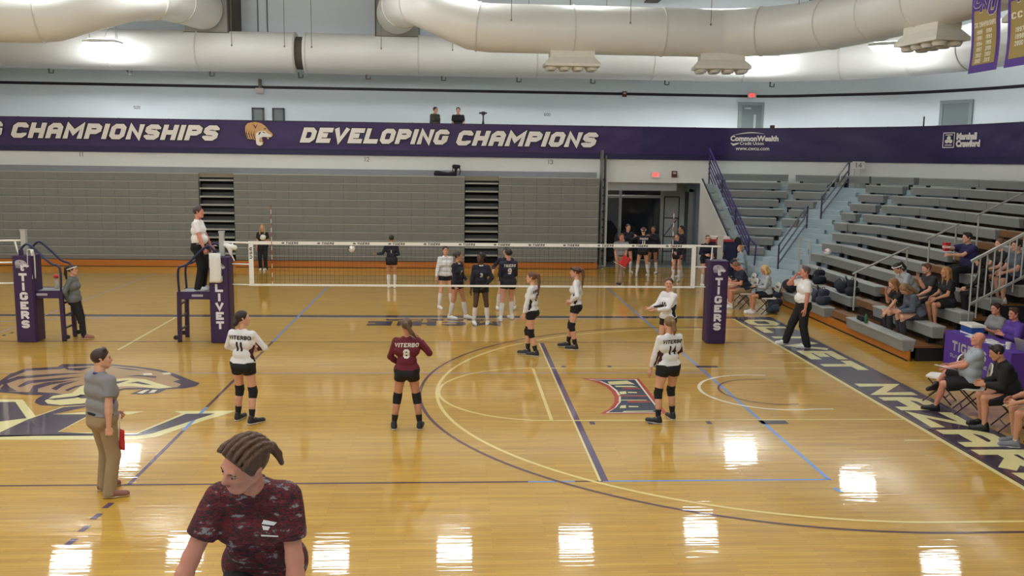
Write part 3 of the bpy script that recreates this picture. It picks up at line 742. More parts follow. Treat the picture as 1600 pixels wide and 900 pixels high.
B2, S2b = banner(s_at(1003)-.01, s_at(1308), 'violet gallery banner with the white credit union print', m_ban2)
B3, S3b = banner(s_at(1308)-.01, s_at(1640), 'violet gallery banner with the white insurance sponsor print at the far right', m_ban2)
def ban_text(txt, px0, px1, z0, h, parent):
    a, b = s_at(px0), s_at(px1); sl = .32
    q, W = glyphs(txt, h*.92, h, h*.3, h*.13, slant=sl, fit=b-a-sl*h)
    q2, _ = glyphs(txt, h*.92, h, h*.3, h*.13, slant=sl, fit=b-a-sl*h, grow=.035)
    obj('lettering_outline', flat_text(subq(q2, .5), lambda x, y: on_front(a+x, z0+y, .1)), m_blk, parent, True)
    obj('lettering', flat_text(subq(q, .5), lambda x, y: on_front(a+x, z0+y, .106)), m_wht, parent, True)
ban_text('DEVELOPING', 468, 704, 4.62, .56, B1); ban_text('CHAMPIONS', 711, 936, 4.6, .56, B1)
ban_text('CHAMPIONSHIPS', 15, 345, 4.64, .56, B1); ban_text('G', -14, 9, 4.66, .56, B1)
# tiger head print (unit coordinates from a 335 x 290 outline)
TG = dict(head=((275, 215), (300, 180), (350, 165), (400, 160), (470, 175), (520, 210), (560, 262), (600, 298), (607, 322), (590, 346), (562, 346), (556, 374), (540, 372), (530, 346), (488, 345), (470, 360), (482, 385), (472, 405), (492, 403), (482, 440), (450, 458), (418, 450), (400, 430), (398, 386), (372, 382), (350, 372), (330, 378), (305, 368), (296, 376), (280, 320), (270, 270)),
    white=((405, 300), (450, 272), (510, 268), (545, 300), (590, 318), (588, 344), (562, 344), (530, 344), (488, 343), (450, 352), (438, 385), (440, 412), (472, 408), (478, 438), (450, 454), (420, 447), (404, 428), (402, 386), (398, 340)),
    stripes=(((300, 235), (290, 290), (305, 360), (298, 365), (282, 300)), ((330, 250), (318, 300), (338, 372), (330, 374), (308, 305)), ((362, 255), (348, 305), (370, 378), (362, 380), (338, 310)), ((395, 262), (378, 310), (396, 380), (386, 380), (368, 315)), ((350, 185), (390, 200), (400, 235), (392, 238), (380, 205)), ((430, 180), (400, 215), (395, 250), (410, 218)), ((500, 240), (525, 235), (530, 246), (508, 250)), ((440, 290), (470, 275), (450, 310), (430, 325)), ((478, 280), (500, 282), (520, 300), (490, 292))))
def tiger(fn, parent, mh, mw, ms, mo=None):
    """fn maps unit (u right, v up, layer) to 3D; parts: outline, fur, muzzle, stripes"""
    U = lambda p: ((p[0]-270)/338., (458-p[1])/338.)
    cx, cy = .48, .45
    if mo:
        obj('emblem_outline', MB().add([fn(cx+(U(p)[0]-cx)*1.07, cy+(U(p)[1]-cy)*1.07, 0) for p in TG['head']], [tuple(range(len(TG['head'])))]), mo, parent, True)
    obj('emblem_head', MB().add([fn(*U(p), 1) for p in TG['head']], [tuple(range(len(TG['head'])))]), mh, parent, True)
    obj('emblem_muzzle', MB().add([fn(*U(p), 2) for p in TG['white']], [tuple(range(len(TG['white'])))]), mw, parent, True)
    sm = MB()
    for s in TG['stripes']: sm.add([fn(*U(p), 3) for p in s], [tuple(range(len(s)))])
    obj('emblem_stripes', sm, ms, parent, True)
a_ = s_at(383); tiger(lambda u, v, l: on_front(a_+u*1.02, 4.47+v*1.0, .1+.004*l), B1, m_tanp, m_wht, m_blk, m_blk)
# sponsor prints
def sprint(txt, px, z, size, parent, bold=.0, shear=0.):
    a = s_at(px); obj('print', font_text(txt, size, lambda x, y: on_front(a+x, z+y, .1), shear, bold), m_wht, parent, True)
sprint('CommonWealth', 1141, 4.93, .27, B2, .012); sprint('Credit Union', 1156, 4.78, .17, B2, .003); sprint('www.cwcu.com', 1150, 4.58, .2, B2, .003)
sw = MB(); a = s_at(1141)
for i in range(10):
    t0, t1_ = i/10, (i+1)/10; f = lambda t: (a+.1+1.2*t, 5.14+.1*math.sin(t*2.6), .03*math.sin(PI*t)+.004)
    q0, q1 = f(t0), f(t1_); sw.add([on_front(q0[0], q0[1]-q0[2]/2, .1), on_front(q1[0], q1[1]-q1[2]/2, .1), on_front(q1[0], q1[1]+q1[2]/2, .1), on_front(q0[0], q0[1]+q0[2]/2, .1)], [(0, 1, 2, 3)])
sw.add([on_front(a+u, z, .1) for u, z in ((0, 4.86), (.12, 4.74), (.3, 4.8), (.38, 4.86), (.26, 4.85), (.14, 4.82))], [tuple(range(6))])
obj('logo_swoosh', sw, m_wht, B2, True)
sprint('Marshall', 1494, 4.95, .27, B3, .02); sprint('Crawford', 1494, 4.72, .27, B3, .02)
a = s_at(1473); lg = MB()
for u0, u1, z0, z1 in ((0, .5, 4.68, 4.71), (0, .5, 5.15, 5.18), (0, .03, 4.68, 5.18), (.47, .5, 4.68, 5.18)): lg.add([on_front(a+u, z, .1) for u, z in ((u0, z0), (u1, z0), (u1, z1), (u0, z1))], [(0, 1, 2, 3)])
for cx, cz in ((.25, 5.0), (.17, 4.89), (.33, 4.89)): lg.add([on_front(a+cx+.085*math.cos(t*PI/6), cz+.065*math.sin(t*PI/6), .1) for t in range(12)], [tuple(range(12))])
for z in (4.755, 5.085): lg.add([on_front(a+u, q, .1) for u, q in ((.1, z), (.4, z), (.4, z+.03), (.1, z+.03))], [(0, 1, 2, 3)])
obj('logo', lg, m_wht, B3, True)

# exit signs and alarm boxes
m_exit = M('exit_sign_red_glow', (255, 60, 60), .5, emit=1.6); m_exw = M('exit_sign_body', (228, 216, 210), .5)
def exit_sign(c, label, s=1.):
    t = thing('exit_sign', label, 'sign', c)
    obj('housing', MB().b2((-.16*s, 0, -.1*s), (.16*s, .06, .1*s)), m_exw, t)
    q, W = glyphs('EXIT', .055*s, .12*s, .02*s, .012*s)
    obj('lettering', flat_text(q, lambda x, y: (x-W/2, -.003, y-.06*s)), m_exit, t); return t
p = gy(1025, 273, 14.6); exit_sign((p[0], 14.6, p[2]), 'lit red exit sign above the lower doorway', 1.15)
p = gy(1175, 149, 20.6); exit_sign((p[0], 20.58, p[2]), 'lit red exit sign above the upper grey door', 1.2)
m_al = M('dark_red_alarm', (96, 34, 34), .5)
for x, y, Y, lb in ((1054, 272, 14.62, 'dark red alarm box right of the lower exit sign'), (976, 147, 20.6, 'dark red alarm box on the black wall stripe')):
    p = gy(x, y, Y); t = thing('alarm_box', lb, 'alarm', (p[0], Y, p[2])); obj('case', MB().b2((-.1, 0, -.12), (.1, .07, .12)), m_al, t); obj('lens', MB().b2((-.06, -.01, .0), (.06, 0, .08)), M('alarm_lens', (190, 170, 170), .3), t)
p = gy(405, 138, 20.4); t = thing('wall_speaker', 'small white wall speaker below the stripe above the gallery windows', 'speaker', (p[0], 20.45, p[2])); obj('bracket', MB().b2((-.05, .02, .05), (.05, .25, .4)), m_rod, t); obj('case', MB().b2((-.16, -.06, -.2), (.16, .14, .02)), m_exw, t)

# ================================================================ retracted bleachers along the back
m_bl = M('grey_plastic_bench', (132, 133, 129), .6, var=.06, scale=2, stretch=(1, 1, 1)); m_bl2 = M('grey_bench_lip', (166, 166, 160), .55, var=.05)
m_or = M('orange_varnished_board', (188, 112, 40), .3, var=.14, scale=1.5, stretch=(.4, 3, 3)); m_dk = M('under_bleacher_shade', (24, 24, 24), .8); m_brn = M('brown_wood_tread', (124, 86, 52), .5, var=.15, scale=2)  # the near-black colour stands in for shade under and behind the bleachers
RB = thing('bleacher', 'long grey retracted bleachers closed against the back wall', 'bleachers', (-6, 13.85, 0))
ZR = [3.45-.3005*i for i in range(11)]+[.25]
BAYS = [(-25.9, -9.86), (-8.59, -.12), (1.15, 4.93)]
for a, b in BAYS:
    for i in range(11):
        zt, zb = ZR[i], ZR[i+1]; mb = MB(); n = max(1, round((b-a)/.5)); yo = 13.86-.012*(i % 2)
        for j in range(n):
            x0 = a+(b-a)*j/n+.003; x1 = a+(b-a)*(j+1)/n-.003
            mb.extr([(x0, yo, zt-.035), (x0, yo+.035, zb+.012), (x0, yo+.3, zb+.012), (x0, yo+.3, zt-.035)], (x1-x0, 0, 0))
        fr = obj('bench_front', mb, m_bl, RB, True)
        obj('lip', MB().b2((a, yo-.02, zt-.034), (b, yo+.3, zt)), m_bl2, fr, True)
    obj('kick_board', MB().b2((a, 13.83, .0), (b, 13.9, .245)), m_or, RB, True)
    obj('base_shadow_gap', MB().b2((a, 13.82, .0), (b, 13.829, .02)), m_dk, RB, True)
    obj('deck', MB().b2((a, 14.17, 3.38), (b, 14.66, 3.45)), m_bl, RB, True)
obj('back_board', MB().b2((-25.9, 14.6, 3.44), (4.93, 14.66, 3.655)), M('grey_back_board', (142, 144, 146), .6), RB, True)
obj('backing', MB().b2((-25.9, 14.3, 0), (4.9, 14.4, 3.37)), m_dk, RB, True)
for a, b in ((-9.86, -8.59), (-.12, 1.15)):
    for i in range(1, 11):
        z = ZR[i]; st = obj('step', MB().b2((a+.02, 13.9, z+.02), (b-.02, 14.28, z+.075)), m_bl2, RB, True)
        obj('riser', MB().b2((a+.02, 14.2, z+.075), (b-.02, 14.26, z+.2)), M('dark_grey_riser', (82, 82, 82), .7), st, True)
    obj('tan_panel', MB().b2((a, 14.0, 3.3), (b, 14.3, 3.45)), M('tan_top_panel', (132, 124, 106), .6), RB, True)
    obj('kick_board', MB().b2((a, 13.95, 0), (b, 14.0, .2)), m_or, RB, True)
# folded end rail at the right end of the retracted bleachers
er = thing('end_rail', 'grey folded end rail standing at the right end of the closed bleachers', 'railing', (5.12, 14.2, 0))
obj('frame', MB().b2((-.06, 0, .1), (.0, .45, 4.5)).b2((.1, .1, .1), (.14, .4, 4.3)), M('grey_rail_panel', (118, 118, 116), .5), er)
for i in range(11): obj('latch', MB().b2((.0, -.03, .35+.3*i), (.09, .1, .42+.3*i)), m_black, er)
# bag on top of the closed bleachers
m_bag = M('black_bag_cloth', (24, 24, 28), .8, var=.2, scale=10)
p = gy(700, 276, 14.1)
bg = thing('backpack', 'black bag and strap lying on top of the closed bleachers', 'bag', (p[0], 14.25, 3.45))
V, Q = sdf_mesh([('c', (-.42, 0, .08), (-.1, 0, .07), .12, .08), ('c', (-.1, 0, .06), (.2, 0, .08), .06, .09), ('c', (.28, .05, .02), (.3, .05, .3), .05, .05), ('c', (.22, .05, .36), (.4, .05, .36), .08, .07)], .03, .05, clips=[((0, 0, .005), (0, 0, -1))])
link('body', np_mesh('body', V, Q), m_bag, bg); obj('strap', MB().tube([(.2, 0, .36), (.17, -.02, .2), (.22, 0, .05)], .02, 6).tube([(.42, 0, .36), (.46, -.02, .2), (.42, 0, .05)], .02, 6), m_bag, bg)
# ================================================================ seating bowl at the right
m_conc = M('pale_blue_grey_concrete', (168, 184, 190), .75, var=.07, scale=1.5); m_bench = M('grey_moulded_bench', (138, 140, 137), .6, var=.07, scale=2); m_benchlip = M('pale_bench_edge', (166, 168, 163), .55, var=.05); m_brk = M('black_bench_bracket', (20, 20, 20), .6)
m_rail = M('purple_steel_rail', (66, 52, 118), .4); m_navrail = M('dark_navy_steel_rail', (36, 36, 62), .4)
ZB = lambda k: .45+.295*(12-k)
XB = lambda k: 9.0+.6*(12-k)
YC = lambda k: 13.36-.52*(k-1)
def half(n, c): return (np.array(n, float)/np.linalg.norm(n), c)
def path(k, back=0.):
    n1 = np.array([math.sin(math.radians(10)), math.cos(math.radians(10))]); n2 = np.array([1, 1])/math.sqrt(2); n3 = np.array([math.cos(math.radians(24)), math.sin(math.radians(24))]); n4 = np.array([1., 0])
    c1 = n1@np.array((9.55, YC(k)))-back; c2 = 18.15-.54*k-back; c3 = n3@np.array((XB(k), 7.))-back; c4 = XB(k)-back
    X = lambda na, ca, nb, cb: np.linalg.solve(np.array([na, nb]), np.array([ca, cb]))
    st = np.array([9.14, (c1-n1[0]*9.14)/n1[1]])
    q13 = X(n1, c1, n3, c3); P = [st]
    if q13@n2 > c2: P += [X(n1, c1, n2, c2), X(n2, c2, n3, c3)]
    else: P += [q13]
    P.append(X(n3, c3, n4, c4))
    P = [p for i, p in enumerate(P) if i == 0 or p[0] > P[0][0]+.05]
    P.append(np.array([c4, 7.02 if P[-1][1] > 7.03 else P[-1][1]-.05]))
    return P
BW = thing('seating_bowl', 'pale concrete corner seating terraces with grey benches right of the doorway', 'bleachers', (12, 11, 0))
outer = [np.array(p) for p in reversed([q-n*(-.03) for q, n in zip(FB, NB) if q[0] > 9.3 and q[1] > 7.0])]
for k in range(1, 12):
    P = path(k, .32); h = ZB(k)-.42
    if P[-1][1] < 7.02: P[-1][1] = 7.02
    poly = P+[np.array((16.17, 7.02))]+outer+[np.array((9.14, 14.67))]
    obj('terrace', MB().prism([tuple(p) for p in poly], 0 if k == 11 else h-.32, h), m_conc, BW, True)
def bench(P0, P1, z, parent, brackets=True):
    a = np.array(P0, float); b = np.array(P1, float); t = (b-a)/np.linalg.norm(b-a); n = np.array([-t[1], t[0]])
    if n@np.array((1, 1)) < 0: n = -n
    pro = ((.012, -.03), (.012, -.055), (.035, -.25), (.26, -.25), (.29, -.03))
    o = obj('bench', MB().extr([(a[0]+n[0]*d, a[1]+n[1]*d, z+e) for d, e in pro], (b[0]-a[0], b[1]-a[1], 0)), m_bench, parent, True)
    obj('lip', MB().extr([(a[0]+n[0]*d, a[1]+n[1]*d, z+e) for d, e in ((0, 0), (-.008, -.015), (0, -.03), (.3, -.03), (.3, 0))], (b[0]-a[0], b[1]-a[1], 0)), m_benchlip, o, True)
    if brackets:
        L = np.linalg.norm(b-a)
        for f in ((.12, .88) if L > .7 else (.5,)):
            c = a+(b-a)*f+n*.15; obj('bracket', MB().box((c[0], c[1], z-.335), (.1, .1, .17)), m_brk, o, True)
    return o
def on_path(k, px):
    P = path(k); best = None
    for i in range(len(P)-1):
        for s in np.linspace(0, 1, 200):
            q = P[i]*(1-s)+P[i+1]*s; e = abs(pr((q[0], q[1], ZB(k)))[0]-px)
            if best is None or e < best[0]: best = (e, q)
    return best[1]
Z4 = lambda a: 1090+a/4.5
Z8 = lambda a: 1200+a/4
CS = {1: ((130, 640), (690, 978)), 2: ((160, 590), (635, 910)), 3: ((190, 630), (670, 880)), 4: ((215, 570), (610, 812)), 5: ((240, 605), (640, 742)), 6: ((275, 555), (590, 690)), 7: ((300, 590),), 8: ((330, 530),), 9: ((360, 465),)}
for k, l in CS.items():
    for a, b in l: bench(on_path(k, Z4(a)), on_path(k, Z4(b)), ZB(k), BW)
C8 = {1: ((455, 632), (645, 910), (945, 1330)), 2: ((610, 840), (890, 1200)), 3: ((560, 718), (770, 1080)), 4: ((510, 670), (710, 955)), 5: ((457, 545), (590, 830)), 6: ((410, 490), (500, 700)), 7: ((400, 575),), 8: ((335, 445),), 9: ((265, 320),)}
for k, l in C8.items():
    for a, b in l:
        q = on_path(k, Z8(b)); bench(on_path(k, Z8(a)), q if b not in (1330, 1200, 1080, 955, 830, 700, 575, 445, 320) else (XB(k), 7.0), ZB(k), BW)
# half steps in the two aisles
for k in range(2, 12):
    for px in ([1225+(10-k)*12.2]):
        P = path(k-1, .32); q = on_path(k-1, px); zz = ZB(k)-.42
        # direction of the aisle: down towards the court
        d = np.array((-.62, -.78)); c = q-np.array((.32, .32))*.85
        obj('half_step', MB().box((c[0]+d[0]*.12, c[1]+d[1]*.12, zz+.0737), (1.25, .52, .147), rz=math.radians(-42)), m_conc, BW, True)
    y = YC(k-1)-.32
    obj('half_step', MB().b2((9.14, y-.26, ZB(k)-.42), (9.75, y+.1, ZB(k)-.42+.147)), m_conc, BW, True)
for i in range(3):
    obj('half_step', MB().box((9.45-.17*i, 8.35-.2*i, .13-.04*i), (1.6, .5, .26-.08*i), rz=math.radians(-42)), m_conc, BW, True)
# white side wall of the stairs with black coping
ws = struct('wall_stairs', MB().extr([(9.0, 14.69, 0), (9.0, 14.69, 3.45), (9.0, 7.95, 0.0)], (.12, 0, 0)), m_wallw)
obj('coping', MB().bar((9.06, 14.66, 3.46), (9.06, 7.95, .02), .06, .03), m_black, ws)
# purple guard rail along the first aisle
gr = thing('guard_rail', 'purple sloping guard rail with parallel bars beside the first stairs', 'railing', (9.3, 12, 0))
A, B = np.array((9.25, 14.5, 4.62)), np.array((9.25, 9.2, 1.62))
for i in range(6):
    d = np.array((0, 0, -.19*i)); obj('bar', MB().tube([A+d, B+d], .022 if i else .03, 6), m_rail, gr, True)
for f in (.02, .36, .69, .99):
    p = A+(B-A)*f; obj('post', MB().tube([p, p+np.array((0, 0, -1.35))], .028, 6), m_navrail, gr, True)
obj('bar', MB().tube([B, B+np.array((.15, -.25, -.2)), B+np.array((.1, -.3, -.9)), B+np.array((0, 0, -1.1))], .025, 6), m_rail, gr, True)
# two dark hand rails in the second aisle
def stair_rail(label, k0, k1, px0, px1, y0t, y1t):
    a = on_path(k0, px0); b = on_path(k1, px1); za, zb = ZB(k0)-.42, ZB(k1)-.42
    t = thing('hand_rail', label, 'railing', (a[0], a[1], za))
    A = np.array((a[0], a[1], za+.92)); B = np.array((b[0], b[1], zb+.92))
    for i in range(3): obj('bar', MB().tube([A-np.array((0, 0, .3*i)), B-np.array((0, 0, .3*i))], .024, 6), m_navrail, t, True)
    for q in (A, B): obj('post', MB().tube([q, q-np.array((0, 0, .98))], .026, 6), m_navrail, t, True)
stair_rail('dark stair hand rail low in the second aisle', 10, 6, 1216, 1261, 0, 0)
stair_rail('dark stair hand rail high in the second aisle near number 14', 5, 1, 1283, 1326, 0, 0)
# sign 14
q = on_path(1, 1341); s14 = thing('section_sign', 'small white number 14 sign on a post above the second aisle', 'sign', (q[0], q[1]+.1, 3.25))
obj('post', MB().tube([(-.1, 0, 0), (-.1, 0, .75)], .012, 6).tube([(.12, 0, 0), (.12, 0, .75)], .012, 6), m_alu, s14)
pl = obj('plate', MB().b2((-.2, -.02, .7), (.24, .0, .95)), m_wht, s14)
qd, W = glyphs('14', .13, .17, .03, .04); obj('numeral', flat_text(qd, lambda x, y: (x-W/2+.02, -.023, y+.74)), m_num, pl)

# ---------------------------------------------------------------- wooden-tread stand along the right baseline
RS = thing('bleacher', 'grey bench bleachers with brown wooden treads behind the right baseline', 'bleachers', (10, 2, 0))
for k in range(12, 0, -1):
    X = XB(k); z = ZB(k)
    if k < 12:
        obj('tread', MB().b2((X-.34, -1.95, z-.46), (X+.28, 7.0, z-.42)), m_brn, RS, True)
        obj('riser', MB().b2((X+.26, -1.95, z-.46), (X+.3, 7.0, z-.165)), M('dark_brown_riser', (62, 46, 34), .7), RS, True)
    segs = [(2.0, 7.0), (-1.95, .85)]
    if k == 12: segs = [(2.25, 5.3), (-1.9, .93)]
    if k == 11: segs = [(2.1, 5.7), (-1.95, .85)]
    for y0, y1 in segs:
        n = max(1, round((y1-y0)/2.6))
        for j in range(n):
            bench((X, y1-(y1-y0)*j/n-.01), (X, y1-(y1-y0)*(j+1)/n+.01), z, RS, brackets=(k < 12))
    if k < 12: obj('tread', MB().b2((X-.5, .9, z-.46), (X-.2, 1.95, z-.3)), m_brn, RS, True)
obj('kick_board', MB().b2((9.12, -1.95, 0), (9.17, 2.9, .22)), m_or, RS, True); obj('kick_board', MB().b2((9.12, 2.92, 0), (9.17, 5.75, .22)), m_or, RS, True)
obj('base_gap', MB().b2((9.1, -1.95, 0), (9.118, 5.75, .025)), m_dk, RS, True)
obj('tread', MB().b2((9.16, .93, .2), (9.4, 2.25, .24)), m_brn, RS, True)
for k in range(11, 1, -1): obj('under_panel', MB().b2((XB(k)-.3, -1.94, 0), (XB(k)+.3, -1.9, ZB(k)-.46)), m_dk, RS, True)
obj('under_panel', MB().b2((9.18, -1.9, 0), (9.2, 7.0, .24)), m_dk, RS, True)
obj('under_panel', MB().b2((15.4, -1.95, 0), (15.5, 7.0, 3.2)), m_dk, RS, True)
# aluminium hand rails in its aisle
m_ral = M('aluminium_rail', (190, 190, 186), .35, .5)
for i, (x0, z0, x1, z1) in enumerate(((9.48, 1.45, 10.75, 2.06), (11.3, 2.32, 11.96, 2.64), (12.51, 2.92, 13.9, 3.6))):
    t = thing('hand_rail', ('low aluminium hand rail in the bleacher aisle', 'middle aluminium hand rail in the bleacher aisle', 'upper aluminium hand rail in the bleacher aisle at the right edge')[i], 'railing', (x0, 1.6, z0-.9))
    obj('bar', MB().tube([(x0-.08, 1.6, z0-.04), (x1+.05, 1.6, z1+.03)], .027, 8), m_ral, t, True)
    obj('post', MB().tube([(x0, 1.6, z0), (x0, 1.6, z0-.95)], .022, 8), m_ral, t, True); obj('post', MB().tube([(x1, 1.6, z1), (x1, 1.6, z1-.85)], .022, 8), m_ral, t, True)
# slim frame rail at the top of the bags
t = thing('frame_rail', 'thin grey frame rail at the end of the bench by the stairs', 'railing', (10.3, 7.05, .62))
P0, P1 = gy(1250, 374, 7.05), gy(1266, 377, 7.05)
obj('post', MB().tube([P0, (P0[0], 7.05, .62)], .016, 6), m_ral, t, True); obj('post', MB().tube([P1, (P1[0], 7.05, .62)], .016, 6), m_ral, t, True)
for f in (0, .4, .8): obj('bar', MB().tube([P0-np.array((0, 0, f)), P1-np.array((0, 0, f))], .014, 6), m_ral, t, True)
# guard railing with balusters at the end of the stand
t = thing('guard_rail', 'grey sloping guard rail with upright balusters at the right edge', 'railing', (10.3, -2.0, 0))
A = np.array((10.34, -2.0, 2.16)); B = np.array((12.6, -2.0, 3.38))
obj('bar', MB().bar(A-np.array((.04, 0, .02)), B, .06, .05), m_ral, t, True); obj('bar', MB().bar(A-np.array((0, 0, .93)), B-np.array((0, 0, .95)), .05, .04), m_ral, t, True)
for i in range(16):
    p = A+(B-A)*i/15; obj('baluster', MB().tube([p, p-np.array((0, 0, 1.3 if i < 2 else .95+.2*(i % 3 == 0)))], .016, 6), m_ral, t, True)
# near-black panels standing in for the shadowy opening behind the broadcasters
struct('wall_passage_shade', MB().b2((12.0, -14, 0), (12.1, -2.1, 2.3)).b2((10.9, -1.99, 0), (12.1, -1.96, 1.2)), m_dk)

# ================================================================ hanging banners and scoreboard
m_hp = M('hanging_banner_purple', (78, 48, 138), .7, var=.08); m_hg = M('hanging_banner_gold', (158, 136, 74), .7, var=.08); m_hw = M('hanging_banner_print', (232, 224, 204), .7)
def hang(y0, label, lines, X=11.2):
    W = 1.1; t = thing('hanging_banner', label, 'banner', (X, y0-W/2, 6.18), 0)
    F = lambda u, v, l=0: (X-.01*l+.03*math.sin(v*3), y0-u, 6.18+v)
    def sheet(nm, u0, u1, v0, v1, l, mat, par):
        mb = MB(); n = 10
        for i in range(n+1):
            v = v0+(v1-v0)*i/n; mb.v += [F(u0, v, l), F(u1, v, l)]
        mb.f = [(2*i, 2*i+1, 2*i+3, 2*i+2) for i in range(n)]; return obj(nm, mb, mat, par, True)
    c = sheet('cloth', 0, W, 0, 3.2, 0, m_hp, t); sheet('cloth_back', 0, W, 0, 3.2, -.5, m_hp, t); sheet('gold_field', .12, W-.12, .17, 1.35, 1, m_hg, t)
    obj('rod', MB().tube([F(-.05, 3.2), F(W+.05, 3.2)], .03, 8), m_alu, t, True); obj('cord', MB().tube([F(.1, 3.2), F(.1, 5.3)], .008, 5).tube([F(W-.1, 3.2), F(W-.1, 5.3)], .008, 5), m_black, t, True)
    for q, u0, v0, h, fitw in lines:
        qd, w_ = glyphs(q, h*.6, h, h*.2, h*.14, fit=fitw); obj('lettering', flat_text(qd, lambda a, b: F(u0+a, v0+b, 2)), m_hw, t, True)
    for i, (c_, u0, v0) in enumerate((('O', .1, 1.42), ('N', .36, 1.3), ('U', .66, 1.2))):
        q2, _ = glyphs(c_, .3, .3, .085, 0, slant=.25, grow=.014); q1, _ = glyphs(c_, .3, .3, .085, 0, slant=.25)
        obj('lettering', flat_text(q2, lambda a, b: F(u0+a, v0+b, 1.8)), m_hw, t, True); obj('lettering', flat_text(q1, lambda a, b: F(u0+a, v0+b, 2.3)), m_hp, t, True)
    tiger(lambda u, v, l: F(.42+u*.5, 1.55+v*.55, 3+l*.4), t, m_hw, M('banner_pale_grey', (206, 200, 204), .7), m_hp)
yrs = [('1989', '1990'), ('1991', '1993'), ('1994', '1995'), ('1997', '2000'), ('2002', '2003'), ('2005', '2015')]
ln = [('CAC CHAMPIONSHIPS', .16, .98, .11, .8)]
for i, (a, b) in enumerate(yrs): ln += [(a, .24, .83-.125*i, .09, .22), (b, .6, .83-.125*i, .09, .22)]
hang(.32, 'purple and gold hanging banner with two columns of years', ln)
ln = [('CCAC', .16, .98, .13, .8), ('1997', .3, .7, .1, .3), ('1998', .3, .56, .1, .3), ('2000', .3, .42, .1, .3)]
hang(-1.05, 'purple and gold hanging banner cut off by the right edge of the photo', ln)
sbp = gy(1592, 140, 6.4)
t = thing('scoreboard', 'black and white board above the gallery at the right edge', 'scoreboard', (17.2, 6.2, 4.36))
obj('panel', MB().b2((17.15, 3.0, 5.35), (17.3, 6.85, 6.6)), m_wht, t, True); obj('black_panel', MB().b2((17.1, 3.0, 6.6), (17.35, 6.75, 7.35)), m_black, t, True); obj('post', MB().b2((17.3, 3.2, 4.36), (17.4, 3.4, 7.3)).b2((17.3, 6.4, 4.36), (17.4, 6.6, 7.3)), m_alu, t, True)
qd, W = glyphs('PHYSICAL', .3, .1, .03, .05); obj('lettering', flat_text(qd, lambda a, b: (17.145, 6.75-a, 6.2+b)), m_num, t, True)
qd, W = glyphs('RITE', .5, .34, .11, .1); obj('lettering', flat_text(qd, lambda a, b: (17.145, 6.7-a, 5.62+b)), m_black, t, True)
obj('red_stripe', MB().b2((17.14, 3.0, 5.42), (17.149, 6.75, 5.54)), M('dull_red_stripe', (120, 60, 64), .6), t, True)
p = gz(1437, 186, 5.6); 
# small fittings on the gallery rail
kk = s_at(1437); q = on_front(kk, 5.4, -.05); t = thing('rail_marker', 'short black rod standing on the gallery rail at the right', 'rod', q); obj('rod', MB().tube([(0, 0, 0), (0, 0, .34)], .025, 6), m_black, t); obj('foot', MB().b2((-.05, -.05, -.02), (.05, .05, .02)), m_black, t)
kk = s_at(1204); q = on_front(kk, 5.4, -.05); t = thing('rail_camera', 'tiny black box on the gallery rail left of the corner', 'camera', q); obj('case', MB().b2((-.07, -.07, 0), (.07, .07, .12)), m_black, t); obj('lens', MB().tube([(0, -.07, .06), (0, -.1, .06)], .03, 8), m_red if 'm_red' in globals() else M('red_lens', (150, 40, 40), .4), t)
q = gy(755, 188, 15.3); t = thing('video_camera', 'small black video camera on a tripod head above the gallery banner', 'camera', (q[0], 15.3, 4.36))
obj('tripod', MB().tube([(0, 0, 1.25), (-.25, .2, 0)], .02, 6).tube([(0, 0, 1.25), (.25, .2, 0)], .02, 6).tube([(0, 0, 1.25), (0, -.3, 0)], .02, 6).tube([(0, 0, 1.2), (0, 0, 1.45)], .03, 6), m_black, t); obj('body', MB().b2((-.06, -.16, 1.42), (.06, .12, 1.54)).b2((-.16, -.05, 1.46), (.14, .02, 1.52)), m_black, t)
# ================================================================ nets, pads, referee stands
m_pad = M('purple_vinyl_pad', (54, 32, 76), .45, var=.06, bump=.1); m_padw = M('pad_white_print', (226, 222, 226), .5); m_padg = M('pad_grey_print', (176, 170, 178), .5)
m_net = M('white_net_tape', (236, 234, 226), .6, var=.04); m_cord = M('dark_net_cord', (40, 40, 42), .7); m_post = M('grey_net_post', (190, 190, 184), .4, .3); m_prt = M('net_black_print', (40, 40, 44), .6)
def pad(x, y, txt, label, w=.43):
    t = thing('post_pad', label, 'post pad', (x, y, 0)); h = 1.9
    pro = [(-w/2, -w/2+.03), (-w/2+.03, -w/2), (w/2-.03, -w/2), (w/2, -w/2+.03), (w/2, w/2), (-w/2, w/2)]
    obj('cover', MB().prism(pro, .01, h), m_pad, t)
    obj('seam', MB().b2((-w/2-.004, -w/2+.06, .01), (-w/2, -w/2+.075, h)).b2((w/2, -w/2+.06, .01), (w/2+.004, -w/2+.075, h)), M('pad_seam', (46, 28, 70), .5), t)
    lh = .175; n = len(txt); z = h-.55
    for c in txt:
        q, W = glyphs(c, .17, lh, .052, 0); q2, _ = glyphs(c, .17, lh, .052, 0, grow=.008)
        if c == 'I': W = .0544
        obj('lettering', flat_text(q, lambda a, b: (a-W/2, -w/2-.003, z+b)), m_padw, t)
        z -= (h-.66)/n
    tiger(lambda u, v, l: (x-.15+u*.3, y-w/2-.002-.0012*l, h-.33+v*.28), t, m_padg, m_padw, m_pad)
    return t
pad(-9.78, .1, 'TIGERS', 'purple padded post of the left court with white vertical lettering and a tiger head')
pad(-5.6, .05, 'OLIVET', 'purple padded net post beside the occupied referee stand')
pad(5.52, .05, 'TIGERS', 'purple padded net post at the right end of the net')
def post(x, label):
    t = thing('net_post', label, 'net post', (x, .2, 0)); obj('tube', MB().b2((-.05, -.05, 0), (.05, .05, 2.42)), m_post, t); obj('cap', MB().b2((-.06, -.06, 2.42), (.06, .06, 2.45)), m_padg, t); obj('base', MB().lathe([(.16, .001), (.16, .02), (.07, .04)], n=16), m_post, t); return t
